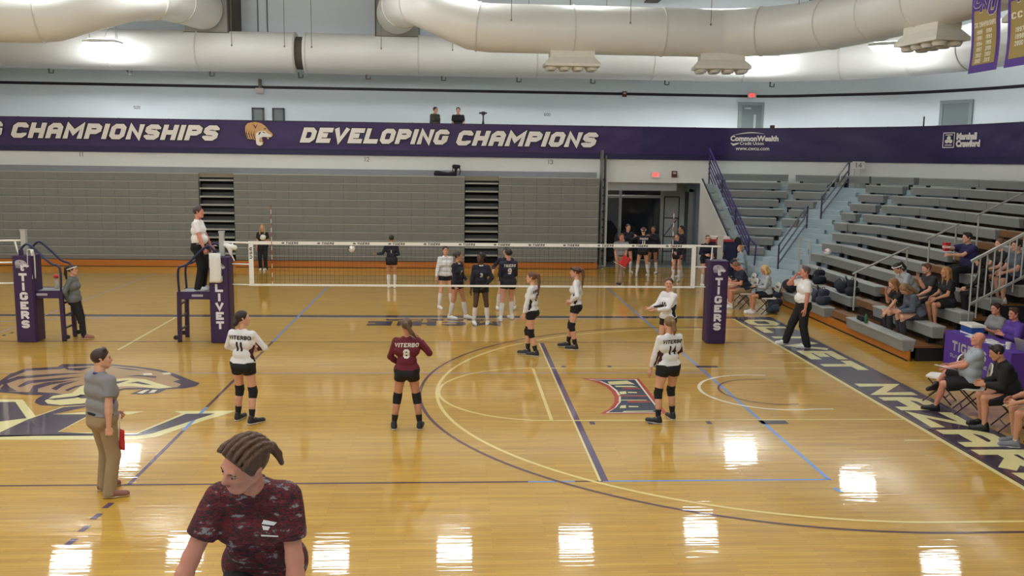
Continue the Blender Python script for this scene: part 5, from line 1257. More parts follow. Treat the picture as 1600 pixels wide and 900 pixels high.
def person(label, loc, head, H=1.75, fem=False, skn='fair', lean=0., side=0., twist=0., sit=None, hipz=None, feet=((-.1, 0, 0), (.1, 0, 0)), footyaw=(8, -8), hipxy=(0, 0),
           handL=None, handR=None, poleL=None, poleR=None, hk=('relaxed', 'relaxed'), palmL=None, palmR=None, hyaw=0., hpit=0., wide=1., belly=0.,
           shirt=None, sleeve='short', shirt_inf=.012, hem=-.02, collar=None, bottom=None, blen='short', binf=.014, shoes=((230, 230, 228), (240, 240, 238)), shoecol=None,
           sock=None, sockh=.35, knee=None, hair=('short', (60, 44, 34)), band=None, vox=.0145, numbers=(), panel=None, group=None, kneepole=None, hvox=.0095, cap=None, base=None, belt=None, cuff=None, extra=None):
    S = H/1.75
    t = thing('person', label, 'person', tuple(loc), -math.radians(head), group)
    t.scale = (S, S, S)
    hz = hipz if hipz else (.93 if sit is None else sit/S+.1)
    pel = np.array((hipxy[0], hipxy[1], hz+.02))
    T = Rz(-twist) @ Ry(side) @ Rx(-lean)
    up = lambda x, y, z: pel+T@np.array((x, y, z))
    sw = (.165 if fem else .185)*wide; pw = (.088 if fem else .085)*wide
    hipL = pel+np.array((-.088*wide, 0, -.04)); hipR = pel+np.array((.088*wide, 0, -.04))
    ft = [np.array(f, float) for f in feet]; ank = [f+np.array((0, 0, .085)) for f in ft]
    kp = kneepole or ((-.08, 1, .15), (.08, 1, .15))
    kn = []; an = []
    for hp, a, p in ((hipL, ank[0], kp[0]), (hipR, ank[1], kp[1])):
        k_, e_ = ik(hp, a, .425, .415, p); kn.append(k_); an.append(e_)
    shL, shR = up(-sw, 0, .455), up(sw, 0, .455)
    if handL is None: handL = (-sw-.06, .02, hz-.12)
    if handR is None: handR = (sw+.06, .02, hz-.12)
    g = lambda h: up(h[1], h[2], h[3]) if h[0] == 'u' else np.array(h, float)
    wl = g(handL); wr = g(handR)
    eL, wl = ik(shL, wl, .285, .25, poleL or (-.5, -1, -.2)); eR, wr = ik(shR, wr, .285, .25, poleR or (.5, -1, -.2))
    f = 1. if not fem else .9
    limb = lambda tg, a, b, ra, rb: (tg, 'c', a, b, ra, rb)
    cw = (.1 if fem else .115)*wide; bw = (.046 if fem else .085)*wide
    BP = [limb('hip', up(-pw, -.005, 0), up(pw, -.005, 0), .105*f+.01, .105*f+.01), limb('hip', pel+np.array((-.07*wide, -.05, -.06)), pel+np.array((.07*wide, -.05, -.06)), .085, .085),
          limb('torso', up(-bw, belly*.3, .14), up(bw, belly*.3, .14), .1*f+.012+belly*.35, .1*f+.012+belly*.35), limb('torso', up(-cw*.95, .005, .31), up(cw*.95, .005, .31), .112*f, .112*f),
          limb('torso', up(-sw*.8, -.012, .43), up(sw*.8, -.012, .43), .068, .068), limb('torso', up(-.03, -.01, .47), up(.03, -.01, .47), .06, .06),
          limb('neck', up(0, -.01, .46), up(0, .005, .6), .052 if fem else .058, .05 if fem else .055)]
    if fem: BP += [limb('torso', up(s*.066, .078, .30), up(s*.063, .068, .33), .05, .048) for s in (-1, 1)]
    if belly: BP.append(limb('torso', up(-.03, .05+belly, .12), up(.03, .05+belly, .12), .1, .1))
    for i, (hp, sd) in enumerate(((hipL, 'L'), (hipR, 'R'))):
        BP += [limb('thigh'+sd, hp, kn[i], .088*wide, .056), limb('shin'+sd, kn[i], an[i], .054, .036)]
        dk = unit(an[i]-kn[i]); bk = unit(np.cross(np.cross(dk, unit(kn[i]-hp)+np.array((0, .3, 0))), dk)); c = kn[i]+dk*.13-bk*.014
        BP.append(limb('shin'+sd, c, c+dk*.09, .054, .047))
        BP.append(limb('foot'+sd, an[i], an[i]+np.array((0, 0, -.03)), .036, .036))
    for sd, sh, el, wr_ in (('L', shL, eL, wl), ('R', shR, eR, wr)):
        q = .92 if fem else 1.
        BP += [limb('uarm'+sd, sh, el, .052*q, .041*q), limb('farm'+sd, el, el+(wr_-el)*.3, .041*q, .042*q), limb('farm'+sd, el+(wr_-el)*.3, wr_, .041*q, .027*q)]
    V, Q = sdf_mesh([p[1:] for p in BP], vox, .022)
    RH = T @ Rz(-hyaw) @ Rx(-hpit); hc = up(0, .015, .615)+RH@np.array((0, .01, .068))
    hv, hq = head_mesh(fem, hvox)
    parts = [(V, Q), (hv@RH.T+hc, hq)]
    for sd, el, wr_, kind, pm in (('L', eL, wl, hk[0], palmL), ('R', eR, wr, hk[1], palmR)):
        v, q = hand_mesh(kind); zz = -unit(wr_-el)
        pn = np.array(pm, float) if pm is not None else (pel+np.array((0, .1, .1))-wr_)
        xx = -unit(pn-zz*(pn@zz)); yy = np.cross(zz, xx)
        if sd == 'L':
            v = v*np.array((1, -1, 1)); q = q[:, ::-1]
        Rm = np.stack([xx, yy, zz], 1); parts.append((v@Rm.T+wr_, q))
    V, Q = join(parts)
    link('body', np_mesh('body', V, Q), skin(skn), t)
    # ---- garments
    def sel(tags, inf, cl={}, drop=0.):
        out = []
        for p in BP:
            if p[0] in tags:
                c = cl.get(p[0]); out.append((p[1], p[2], p[3], p[4]+inf, p[5]+inf, c))
        return out
    def cut(a, b, fr): c = a+(b-a)*fr; return [(c, unit(b-a))]
    if shirt:
        tags = ['torso', 'uarmL', 'uarmR', 'hip']; cl = {}
        if sleeve == 'long': tags += ['farmL', 'farmR']; cl = {'farmL': cut(eL, wl, .93), 'farmR': cut(eR, wr, .93)}
        elif sleeve == 'none': tags = ['torso', 'hip']
        else: cl = {'uarmL': cut(shL, eL, .64), 'uarmR': cut(shR, eR, .64)}
        pr_ = sel(tags, shirt_inf, cl)
        if sleeve == 'short':
            for sh, el in ((shL, eL), (shR, eR)): pr_.append(('c', sh+(el-sh)*.2, sh+(el-sh)*.75, .05+shirt_inf*.8, .055+shirt_inf*.8, cut(sh, el, .64)))
        pr_.append(('c', up(-pw*.95, 0, .02), up(pw*.95, 0, .02), .11*f+shirt_inf, .11*f+shirt_inf))
        hm = up(0, 0, hem); ux = T@np.array((0, 0, 1.))
        SV, SQ = sdf_mesh(pr_, min(vox, .013), .02, clips=[(hm, -ux)])
        so = link('shirt', np_mesh('shirt', SV, SQ), shirt, t)
        if collar:
            ring = [up(.062*math.cos(a), -.005+.062*math.sin(a), .508+.016*math.sin(a)*-1) for a in np.linspace(0, 2*PI, 15)[:-1]]
            obj('collar', MB().tube(ring, .017, 6, closed=True), collar, so, smooth=True)
        if cuff:
            for el, wr_ in ((eL, wl), (eR, wr)): obj('cuff', MB().tube([el+(wr_-el)*.86, el+(wr_-el)*.94], [.046, .043], 10), cuff, so, smooth=True)
        if panel:   # contrasting inner sleeve and flank panels
            for sd, sh, el, wr_ in (('L', shL, eL, wl), ('R', shR, eR, wr)):
                if sd not in panel[1]: continue
                s = -1 if sd == 'L' else 1
                for nm_, pp in (('flank_panel', [up(s*(cw*.95+.112*f*.72), .0, .30), up(s*(bw+.1*f*.78), .0, .14), up(s*(pw+.1*f*.7), 0, .02)]), ):
                    obj(nm_, MB().tube(pp, [.045, .05, .058], 8), panel[0], so, smooth=True)
                if 'x' in panel[1]: continue
                dd = unit(pel+np.array((0, 0, .3))-el); o_ = np.array((-s*.018, -.01, 0))
                obj('sleeve_panel', MB().tube([sh+(el-sh)*.45+o_, el+o_, wr_+(el-wr_)*.3+o_], [.045, .045, .036], 8), panel[0], so, smooth=True)
        if numbers:
            bv = BVHTree.FromPolygons([tuple(p) for p in SV], [tuple(int(i) for i in q) for q in SQ])
            for nn in numbers:
                txt, sidey, zc, h, cwid, th, col = nn[:7]; off = nn[7] if len(nn) > 7 else 0.
                q, W = glyphs(txt, cwid, h, th, th*.55, slant=.12 if len(txt) > 2 else 0); q = subq(q, .025); mb = MB()
                for qq in q:
                    pts = []
                    for a, b, ly_ in qq:
                        x = (a-W/2)*(1 if sidey < 0 else -1)+off
                        arc_ = .06*abs(a-W/2)*0
                        o0 = up(x, sidey*.5, zc-h/2+b-arc_); d0 = T@np.array((0, -sidey, 0.))
                        hit = bv.ray_cast(Vector(o0), Vector(d0))
                        if hit[0] is None: pts = None; break
                        pts.append(tuple(np.array(hit[0])-d0*(.004+.0005*ly_)))
                    if pts: mb.add(pts, [(0, 1, 2, 3)])
                obj('number' if txt.isdigit() else 'lettering', mb, col, so)
    if bottom:
        tags = ['hip', 'thighL', 'thighR']; fr = dict(short=.3, mid=.72, knee=.9, long=1.)[blen]; cl = {}
        pr_ = []
        if blen == 'long':
            for i, sd in ((0, 'L'), (1, 'R')): 
                pr_ += [('c', kn[i], an[i]+np.array((0, 0, -.045)), .056+binf, .048+binf*1.1, [(an[i]+np.array((0, 0, -.055)), np.array((0, 0, -1.)))]), ('c', hipL if i == 0 else hipR, kn[i], .092*wide+binf*.6, .06+binf)]
        else:
            cl = {'thighL': cut(hipL, kn[0], fr), 'thighR': cut(hipR, kn[1], fr)}
            for i, hp in ((0, hipL), (1, hipR)):
                flare = binf*(1.8 if blen in ('mid', 'knee') else .4)
                pr_.append(('c', hp, hp+(kn[i]-hp)*min(1, fr+.15), .09*wide+binf*.6, .072*wide+(.0 if blen == 'short' else -.004)+flare+(.012 if blen == 'short' else 0), cut(hp, kn[i], fr)))
        pr_ = sel(tags, binf*.75, cl)+pr_
        wz = up(0, 0, .075); ux = T@np.array((0, 0, 1.))
        BV, BQ = sdf_mesh(pr_, min(vox, .013), .016, clips=[(wz, ux)])
        bo = link({'short': 'shorts', 'mid': 'shorts', 'knee': 'shorts', 'long': 'trousers'}[blen], np_mesh('bottom', BV, BQ), bottom, t)
        if belt:
            ring = [up((pw+.118*f)*math.cos(a)*1.0, .13*math.sin(a)*f-.003, .055) for a in np.linspace(0, 2*PI, 19)[:-1]]
            obj('belt', MB().tube(ring, .016, 6, closed=True), belt, bo, smooth=True)
    for i in range(2):
        dk = an[i]-kn[i]
        if sock:
            z0 = 1-sockh
            pts = [kn[i]+dk*f_ for f_ in np.linspace(z0, 1.0, 6)]
            dkn = unit(dk); hp = hipL if i == 0 else hipR; bk = unit(np.cross(np.cross(dkn, unit(kn[i]-hp)+np.array((0, .3, 0))), dkn))
            rad = [.062-.026*max(0, (f_-.42)/.58)+(-.004 if f_ < .2 else 0) for f_ in np.linspace(z0, 1, 6)]
            pts = [p-bk*.008*(1-abs(f_-.4)*1.4) for p, f_ in zip(pts, np.linspace(z0, 1, 6))]
            obj('sock', MB().tube(pts, rad, 14), sock, t, smooth='auto')
        if knee:
            hp = hipL if i == 0 else hipR; ud = unit(hp-kn[i]); dd = unit(dk)
            obj('knee_pad', MB().tube([kn[i]+ud*.095, kn[i]+ud*.05, kn[i]+(unit(kn[i]-(hp+an[i])/2)*.008), kn[i]+dd*.05, kn[i]+dd*.095], [.068, .071, .072, .067, .062], 14), knee, t, smooth='auto')
        if shoes:
            yw = -math.radians(footyaw[i]); R_ = Rz(yw); base_ = an[i]-np.array((0, 0, .085))
            up_m, so_m = shoes
            v, q = shoe_mesh('upper'); so = link('shoe', np_mesh('shoe', v@R_.T+base_+R_@np.array((0, .03, 0)), q), up_m, t)
            v, q = shoe_mesh('sole'); link('sole', np_mesh('sole', v@R_.T+base_+R_@np.array((0, .03, 0)), q), so_m, so)
        else:
            yw = -math.radians(footyaw[i]); R_ = Rz(yw); base_ = an[i]-np.array((0, 0, .085))
            v, q = shoe_mesh('upper')
            link('bare_foot', np_mesh('bare_foot', (v-np.array((0, 0, .016)))*np.array((.85, .92, .8))@R_.T+base_+R_@np.array((0, .03, 0)), q), skin(skn), t)
    # ---- hair and face
    kind, hcol = hair[0], hair[1]; hm_ = hairm('%d_%d_%d' % hcol, hcol)
    hx = lambda x, y, z: hc+RH@np.array((x, y, z))
    hp_ = []
    HP = [('e', (0, -.016, .036), (.087, .106, .093))]
    front = unit((0, 1, -.55)); clip = [((0, .048, .042), front)]
    if kind in ('short', 'fade'): clip += [((0, 0, -.03), unit((0, .35, -1)))]; HP += [('c', (-.03, .05, .105), (.03, .05, .105), .03, .03)] if kind == 'short' else []
    elif kind == 'quiff': clip = [((0, .06, .05), unit((0, 1, -.75))), ((0, 0, -.035), unit((0, .35, -1)))]; HP += [('c', (-.04, .025, .108), (.045, .035, .112), .03, .028)]
    elif kind == 'bald': HP = []
    elif kind in ('pony', 'bun', 'braid', 'knot'): clip += [((0, -.02, -.055), unit((0, .55, -1)))]
    elif kind in ('long', 'bob'): pass
    hvx = .0085 if hvox > .008 else .006
    if HP:
        if kind in ('long', 'bob'): clip = [((0, .052, .04), unit((0, 1, -.4)))]
        if kind in ('long', 'bob'):
            L = hair[2] if len(hair) > 2 else .3
            HP += [('c', (0, -.07, .02), (0, -.085, -.1), .075, .06), ('c', (0, -.08, -.1), (0, -.1, -.1-L*.6), .065, .045)]
            for s in (-1, 1): HP += [('c', (s*.075, -.01, .03), (s*.085, .0, -.1), .028, .032), ('c', (s*.085, .0, -.1), (s*.085, .03, -.1-L*.7), .034, .022)]
            cl0 = clip; HV, HQ = sdf_mesh([HP[0]+(0, 0, cl0) if len(HP[0]) == 3 else HP[0]]+HP[1:], hvx, .02)
        elif kind == 'braid':
            # rows of plaits over the crown and a short plait behind
            for i_ in range(-3, 4):
                av = i_*.38; pts = []
                for tv in np.linspace(-.15, 1.0, 9):
                    an_ = math.radians(58+tv*112); cx_ = math.sin(av)*(1-.35*max(0, tv))
                    pts.append((.089*cx_, -.016+.109*math.cos(an_)*math.cos(av*.4), .036+.096*math.sin(an_)*math.cos(av*.8)))
                for n_, (a_, b_) in enumerate(zip(pts[:-1], pts[1:])): HP.append(('c', a_, b_, .0105+.002*(n_ % 2), .0105, None, .003))
            G_ = RH.T; r0 = np.array((0, -.112, .02)); tl = [r0]+[r0+G_@np.array(o_) for o_ in ((-.02, -.04, -.01), (-.045, -.055, -.045), (-.06, -.06, -.09))]
            for n_, (a_, b_) in enumerate(zip(tl[:-1], tl[1:])): HP.append(('c', a_, b_, .03-.006*n_, .024-.006*n_, None, .01))
            HV, HQ = sdf_mesh([HP[0]+(0, 0, clip)]+HP[1:], hvx, .012)
        else:
            base_h = HP[0]+(0, 0, clip)
            ext = HP[1:]
            if kind == 'pony':
                L = hair[2] if len(hair) > 2 else .25; sx = hair[3] if len(hair) > 3 else 0.
                G_ = RH.T@T; r0 = np.array((0, -.1, .06)); r1 = np.array((0, -.15, .05)); r2 = r1+G_@np.array((sx*.6, -.02, -.13)); r3 = r2+G_@np.array((sx*.5, .02, -L*1.0+.02)); ext += [('c', r0, r1, .03, .03), ('c', r1, r2, .034, .034), ('c', r2, r3, .034, .012)]
            if kind == 'bun': ext += [('e', (0, -.12, .05), (.042, .04, .042))]
            if kind == 'knot': ext += [('e', (0, -.1, -.02), (.06, .05, .06)), ('e', (.02, -.12, -.06), (.05, .04, .05)), ('e', (-.03, -.11, -.05), (.045, .04, .045))]
            HV, HQ = sdf_mesh([base_h]+ext, hvx, .014)
        link('hair', np_mesh('hair', HV@RH.T+hc, HQ), hm_, t)
    if band:
        rg = [hx(.089*math.cos(a), -.014+.107*math.sin(a), .045+.03*math.sin(a)) for a in np.linspace(0, 2*PI, 25)[:-1]]
        obj('headband', MB().tube(rg, .013, 6, closed=True), band, t, smooth=True)
    if cap:
        CV, CQ = sdf_mesh([('e', (0, -.012, .045), (.094, .112, .092), 0, 0, [((0, 0, .05), (0, 0, -1.))])], hvx, .01); link('cap', np_mesh('cap', CV@RH.T+hc, CQ), cap, t)
    dirv = Rz(-math.radians(head))@RH@np.array((0, 1, 0)); toc = CAM-np.array(loc)
    if dirv@unit(toc) > -.35:
        pe = {}
        for (nm_, sd_), mb in face_parts().items():
            m2 = MB(); m2.v = [tuple(hc+RH@np.array(v)) for v in mb.v]; m2.f = mb.f
            o_ = obj(nm_, m2, {'eye': m_eye, 'iris': m_iris, 'eyebrow': hm_, 'lips': m_lip}[nm_] if kind != 'bald' or nm_ != 'eyebrow' else hairm('brow', (96, 70, 52)), t if nm_ != 'iris' else pe[sd_], smooth=True)
            if nm_ == 'eye': pe[sd_] = o_
    return t, dict(wl=wl, wr=wr, S=S)
c_navy = cloth('navy_jersey', (27, 28, 46)); c_white = cloth('white_jersey', (226, 224, 224)); c_maroon = cloth('maroon_jersey', (104, 28, 44)); c_black = cloth('black_shorts', (22, 21, 24)); c_blkt = cloth('black_trousers', (20, 20, 24))
c_dkmar = cloth('dark_maroon_panel', (70, 22, 34)); c_polo = cloth('white_polo', (236, 234, 232)); c_gpolo = cloth('grey_polo', (136, 134, 136)); c_khaki = cloth('khaki_trousers', (158, 136, 104)); c_grey = cloth('grey_pullover', (104, 106, 106)); c_lgrey = cloth('light_grey_top', (172, 176, 180))
c_tee = cloth('grey_tee', (160, 168, 174)); c_purp = cloth('purple_shirt', (92, 58, 150)); c_dpurp = cloth('deep_purple_polo', (44, 36, 84)); c_lblue = cloth('light_blue_top', (150, 170, 186)); c_navyp = cloth('navy_polo', (34, 40, 58)); c_slate = cloth('slate_hoodie', (84, 92, 104)); c_olive = cloth('olive_jacket', (66, 64, 54)); c_charc = cloth('charcoal_trousers', (52, 50, 52)); c_purpanel = cloth('purple_panel', (70, 56, 130))
sk_w = cloth('white_sock', (226, 222, 218), bump=.1); sk_b = cloth('black_sock', (24, 24, 26), bump=.1); kp_b = cloth('black_knee_pad', (22, 22, 24), bump=.1); kp_w = cloth('white_knee_pad', (214, 210, 206), bump=.1)
sh_w = (M('white_shoe', (222, 220, 216), .5), M('white_sole', (236, 234, 230), .5)); sh_b = (M('black_shoe', (34, 34, 38), .5), M('pale_sole', (206, 204, 200), .5)); sh_k = (M('black_leather_shoe', (20, 20, 22), .35), M('black_sole', (16, 16, 16), .5)); sh_t = (M('tan_shoe', (140, 92, 74), .6), M('cream_sole', (206, 186, 160), .6)); sh_g = (M('grey_shoe', (120, 122, 128), .6), M('pale_sole', (206, 204, 200), .5)); sh_teal = (M('teal_shoe', (70, 130, 138), .5), M('white_sole', (236, 234, 230), .5))
hb_w = cloth('white_headband', (232, 230, 228), bump=.1); hb_b = cloth('black_headband', (20, 20, 22), bump=.1)
p_blk = M('jersey_black_print', (26, 24, 28), .6); p_wht = M('jersey_white_print', (232, 228, 226), .6); p_gry = M('jersey_grey_print', (150, 150, 156), .6)
BR = (74, 52, 38); DB = (44, 32, 28); BK = (20, 17, 18); BL = (186, 152, 96); AU = (104, 66, 46); GY = (78, 70, 64)
def N(back, txt, num, colr, zoff=0., off=0.):
    s = -1 if back else 1
    return [(txt, s, .405, .066, .05, .0155, colr, off), (num, s, .27, .145, .08 if len(num) > 1 else .1, .034, colr, off)] if txt else [(num, s, .27, .1, .07, .022, colr, off)]
wt = dict(fem=True, shirt_inf=.009, shirt=c_white, sleeve='long', bottom=c_black, blen='short', shoes=sh_b, sock=sk_b, sockh=.36, knee=kp_b, hem=-.03)
nv = dict(fem=True, shirt_inf=.01, shirt=c_navy, sleeve='long', bottom=c_black, blen='short', shoes=sh_w, sock=sk_w, sockh=.86, hem=-.05)

# camouflage shirt material: red, black and grey torn blotches
camo = bpy.data.materials.new('cloth_red_camouflage'); camo.use_nodes = True; nt = camo.node_tree; bs = nt.nodes['Principled BSDF']; bs.inputs['Roughness'].default_value = .85
tc = nt.nodes.new('ShaderNodeTexCoord'); mp = nt.nodes.new('ShaderNodeMapping'); mp.inputs['Scale'].default_value = (14, 14, 30); nt.links.new(tc.outputs['Object'], mp.inputs[0])
nz = nt.nodes.new('ShaderNodeTexNoise'); nz.inputs['Scale'].default_value = 1.; nz.inputs['Detail'].default_value = 6; nz.inputs['Roughness'].default_value = .65; nt.links.new(mp.outputs[0], nz.inputs['Vector'])
cr = nt.nodes.new('ShaderNodeValToRGB'); cr.color_ramp.interpolation = 'CONSTANT'; el = cr.color_ramp.elements
for i, (p, c) in enumerate(((0, (36, 30, 34)), (.4, (104, 26, 34)), (.47, (44, 36, 40)), (.53, (132, 34, 40)), (.565, (62, 50, 54)), (.6, (140, 134, 138)))):
    e = el[i] if i < 2 else el.new(p); e.position = p; e.color = lin(c)+(1,)
nt.links.new(nz.outputs['Fac'], cr.inputs[0]); nt.links.new(cr.outputs[0], bs.inputs['Base Color'])
t, _ = person('woman in red camouflage shirt with plaited hair passing in the foreground', (-1.29, -16.17, 1.30), 180, 1.72, True, 'red', lean=.48, hipxy=(0, -.06), feet=((-.1, .02, 0), (.16, .5, .285)), handR=(.36, .3, .84), handL=(-.2, .22, .8), poleR=(.6, -.6, 0), hyaw=.72, hpit=-.02, wide=.92,
    shirt=camo, sleeve='short', shirt_inf=.016, hem=-.13, collar=c_dkmar, bottom=c_black, blen='mid', binf=.02, shoes=sh_b, sock=sk_b, hair=('braid', (88, 58, 38)), vox=.011, hvox=.0065)
lgm = MB(); 
for q in (((-.03, .02), (.03, .028), (.038, .012), (-.015, .004)), ((.0, .0), (.036, .006), (.03, -.012), (.008, -.014)), ((-.035, -.04), (.04, -.034), (.04, -.042), (-.035, -.046))): lgm.add([(-.085+a, .0, b) for a, b in q][::-1], [(0, 1, 2, 3)])
sh_o = [c for c in t.children if c.name.startswith('shirt')][0]; bv = BVHTree.FromPolygons([v.co[:] for v in sh_o.data.vertices], [p.vertices[:] for p in sh_o.data.polygons])
lgm.v = [((lambda h: (h[0].x, h[0].y+.004, h[0].z) if h[0] else (v[0], .3, 1.2+v[2]))(bv.ray_cast(Vector((v[0], .9, 1.24+v[2])), Vector((0, -1, 0))))) for v in lgm.v]
obj('chest_print', lgm, p_wht, sh_o)

# line judge at the near left corner
person('man in grey polo and khaki trousers standing at the near left corner', (-4.66, -9.3, 0), 38, 1.8, False, 'fair', hyaw=.55, handR=(.25, -.08, .86), handL=(-.05, .2, .95), poleR=(.5, -1, 0), hk=('fist', 'fist'), feet=((-.14, .05, 0), (.14, -.05, 0)), footyaw=(0, 40), shirt=c_gpolo, shirt_inf=.022, hem=.03, collar=c_purpanel, bottom=c_khaki, blen='long', binf=.022, belt=c_black, shoes=sh_t, hair=('quiff', (58, 38, 30)), panel=(c_purpanel, 'Rx'), vox=.013)
flag((-4.44, -9.36, .9), 'red line judge flag pointing down behind the man in khaki', .09, .3, math.radians(8), math.radians(-30))
# woman leaning on the empty stand
person('woman in grey pullover and white headband leaning against the empty referee stand', (-8.82, .3, 0), 88, 1.66, True, 'fair', lean=-.06, hipxy=(0, -.06), feet=((-.08, .08, 0), (.1, .14, 0)), handL=(-.1, -.2, .95), handR=(.1, -.2, .95), poleL=(-1, -.4, 0), poleR=(1, -.4, 0), shirt=c_grey, sleeve='long', shirt_inf=.02, hem=-.06, bottom=c_black, blen='long', binf=.004, shoes=sh_t, hair=('pony', DB, .22), band=hb_w, collar=c_charc)
# referee on the stand
person('referee in white polo and black trousers standing on the purple stand', (-6.12, .25, 1.121), 88, 1.86, False, 'red', hyaw=.05, handR=(.22, .16, .88), handL=(-.22, .2, .9), hk=('hold', 'hold'), belly=.02, wide=1.0, feet=((-.11, .02, 0), (.11, -.02, 0)), shirt=c_polo, shirt_inf=.016, hem=.02, collar=c_polo, bottom=c_blkt, blen='long', binf=.026, shoes=sh_w, hair=('fade', (70, 52, 44)), belt=c_black)
# second referee walking
person('referee in white polo walking along the right baseline with a hand at his mouth', (7.35, -.55, 0), 272, 1.84, False, 'red', lean=-.02, handR=(.08, .17, 1.55), poleR=(.6, .3, -1), handL=(-.26, .05, .84), hk=('relaxed', 'fist'), belly=.025, wide=1.02, feet=((-.09, -.1, 0), (.1, .34, 0)), shirt=c_polo, shirt_inf=.016, hem=.02, collar=c_polo, bottom=c_blkt, blen='long', binf=.03, shoes=sh_w, hair=('fade', (92, 78, 68)), belt=c_black)
# blonde helper by the far bleachers
person('blonde woman in black holding a ball by the closed bleachers', (-7.4, 12.95, 0), 182, 1.66, True, 'fair', handL=(-.08, .2, 1.2), handR=(.22, .05, .85), shirt=cloth('black_tee', (26, 26, 28)), bottom=c_blkt, blen='long', binf=.02, shoes=sh_w, hair=('long', BL, .3), hem=-.04)
b_ = gy(413, 369, 12.7); vball((-7.33, 12.68, 1.22), 'white volleyball held by the blonde woman in black')

# ---- home team in navy
person('player number 1 in navy with her left arm out alone by the far bleachers', (-2.47, 8.6, 0), 2, 1.68, skn='tan', handL=(-.5, .12, 1.12), palmL=(0, 0, 1), poleL=(-.2, -.3, -1), handR=(.14, .2, 1.08), hair=('bun', DB), numbers=N(True, '', '1', p_wht), **nv)
person('white shirted player half hidden behind number 7', (-.72, 4.75, 0), 165, 1.72, skn='fair', handR=(.28, .1, .88), feet=((-.18, 0, 0), (.2, .12, 0)), hair=('bun', DB), **{**nv, 'shirt': c_white})
person('player number 7 in navy left of number 3', (-.38, 3.05, 0), 125, 1.74, skn='tan', hyaw=-.5, feet=((-.14, .18, 0), (.2, -.1, 0)), handL=(-.12, .22, 1.0), handR=(.2, .08, .85), hair=('bun', (52, 36, 30)), numbers=N(False, '', '7', p_wht), collar=hb_w, **nv)
person('player number 3 in navy facing the camera with her head turned', (.2, 2.25, 0), 178, 1.8, skn='dark', hyaw=.9, handL=(-.1, .17, .98), poleL=(-1, -.2, 0), handR=(.24, .05, .86), feet=((-.17, 0, 0), (.16, 0, 0)), hair=('bun', BK), numbers=N(False, '', '3', p_wht), collar=hb_w, **nv)
person('player number 9 in navy with short dark hair seen from behind', (.92, 2.85, 0), -14, 1.84, skn='fair', hyaw=-.3, feet=((-.22, -.12, 0), (.13, .1, 0)), handL=(-.12, .24, 1.05), handR=(.12, .24, 1.0), hair=('short', BK), numbers=N(True, 'TIGERS', '9', p_wht, off=.0), wide=1.06, **nv)
person('player in navy almost hidden behind number 9', (.95, 4.55, 0), 190, 1.72, skn='fair', feet=((-.25, 0, 0), (.22, .08, 0)), handR=(.34, .2, 1.12), hair=('pony', BR), **nv)
# huddle in the doorway
person('player number 11 in navy with white headband in the doorway huddle', (6.26, 11.9, 0), 2, 1.76, skn='fair', handL=(-.3, .3, 1.35), handR=(.3, .3, 1.35), poleL=(-1, -.2, -.4), poleR=(1, -.2, -.4), feet=((-.2, 0, 0), (.22, .02, 0)), hair=('bun', AU), band=hb_w, numbers=N(True, 'TIGERS', '11', p_wht), **nv)
person('player in navy facing the camera at the left of the doorway huddle', (5.88, 12.9, 0), 165, 1.8, skn='fair', handL=(-.2, .3, 1.35), handR=(.3, .12, 1.2), feet=((-.15, 0, 0), (.2, -.05, 0)), hair=('bun', BR), **nv)
person('dark-haired player in navy facing the camera at the right of the doorway huddle', (6.8, 12.75, 0), 200, 1.76, skn='mid', handR=(.2, .3, 1.4), handL=(-.25, .1, .9), feet=((-.16, 0, 0), (.14, -.05, 0)), hair=('bun', BK), **nv)
person('tall player in navy in profile at the right of the doorway behind the antenna', (7.58, 11.6, 0), 262, 1.86, skn='tan', handL=(-.14, .25, 1.05), handR=(.14, .25, 1.1), hair=('bun', BK), feet=((-.1, .05, 0), (.12, -.1, 0)), **nv)
person('shorter player in navy with number 1 at the right of the doorway', (7.22, 10.7, 0), 205, 1.68, skn='fair', hyaw=.3, lean=.12, handL=(-.2, .2, .95), handR=(.05, .24, 1.05), hair=('bun', DB), numbers=N(False, '', '1', p_wht), feet=((-.12, .1, 0), (.12, -.02, 0)), **nv)
person('player in navy with white headband beside the navy cart', (7.85, 9.35, 0), 170, 1.72, skn='fair', lean=.1, handL=(-.2, .22, 1.0), handR=(.1, .22, 1.1), hair=('bun', AU), band=hb_w, **nv)
person('brown-haired woman with bare arms bending beside the navy cart', (8.15, 8.75, 0), 215, 1.74, True, 'tan', lean=.25, handL=(-.12, .42, .88), handR=(.2, .2, .9), shirt=c_navyp, bottom=cloth('stone_trousers', (186, 178, 160)), blen='long', binf=.02, shoes=sh_b, hair=('long', AU, .16), vox=.016)
person('man in grey polo and khaki trousers holding a red flag before the doorway', (5.05, 9.6, 0), 184, 1.72, False, 'red', handL=(-.12, .18, .88), handR=(.16, .14, .9), hk=('fist', 'fist'), feet=((.02, .12, 0), (.1, -.02, 0)), shirt=c_gpolo, shirt_inf=.02, hem=.03, collar=c_gpolo, bottom=c_khaki, blen='long', binf=.02, belt=c_black, shoes=sh_b, hair=('fade', AU))
fp = gy(963, 411, 9.35); flag((fp[0], 9.35, fp[2]), 'red flag held by the man before the doorway', .36, .36, math.radians(-62), 0)

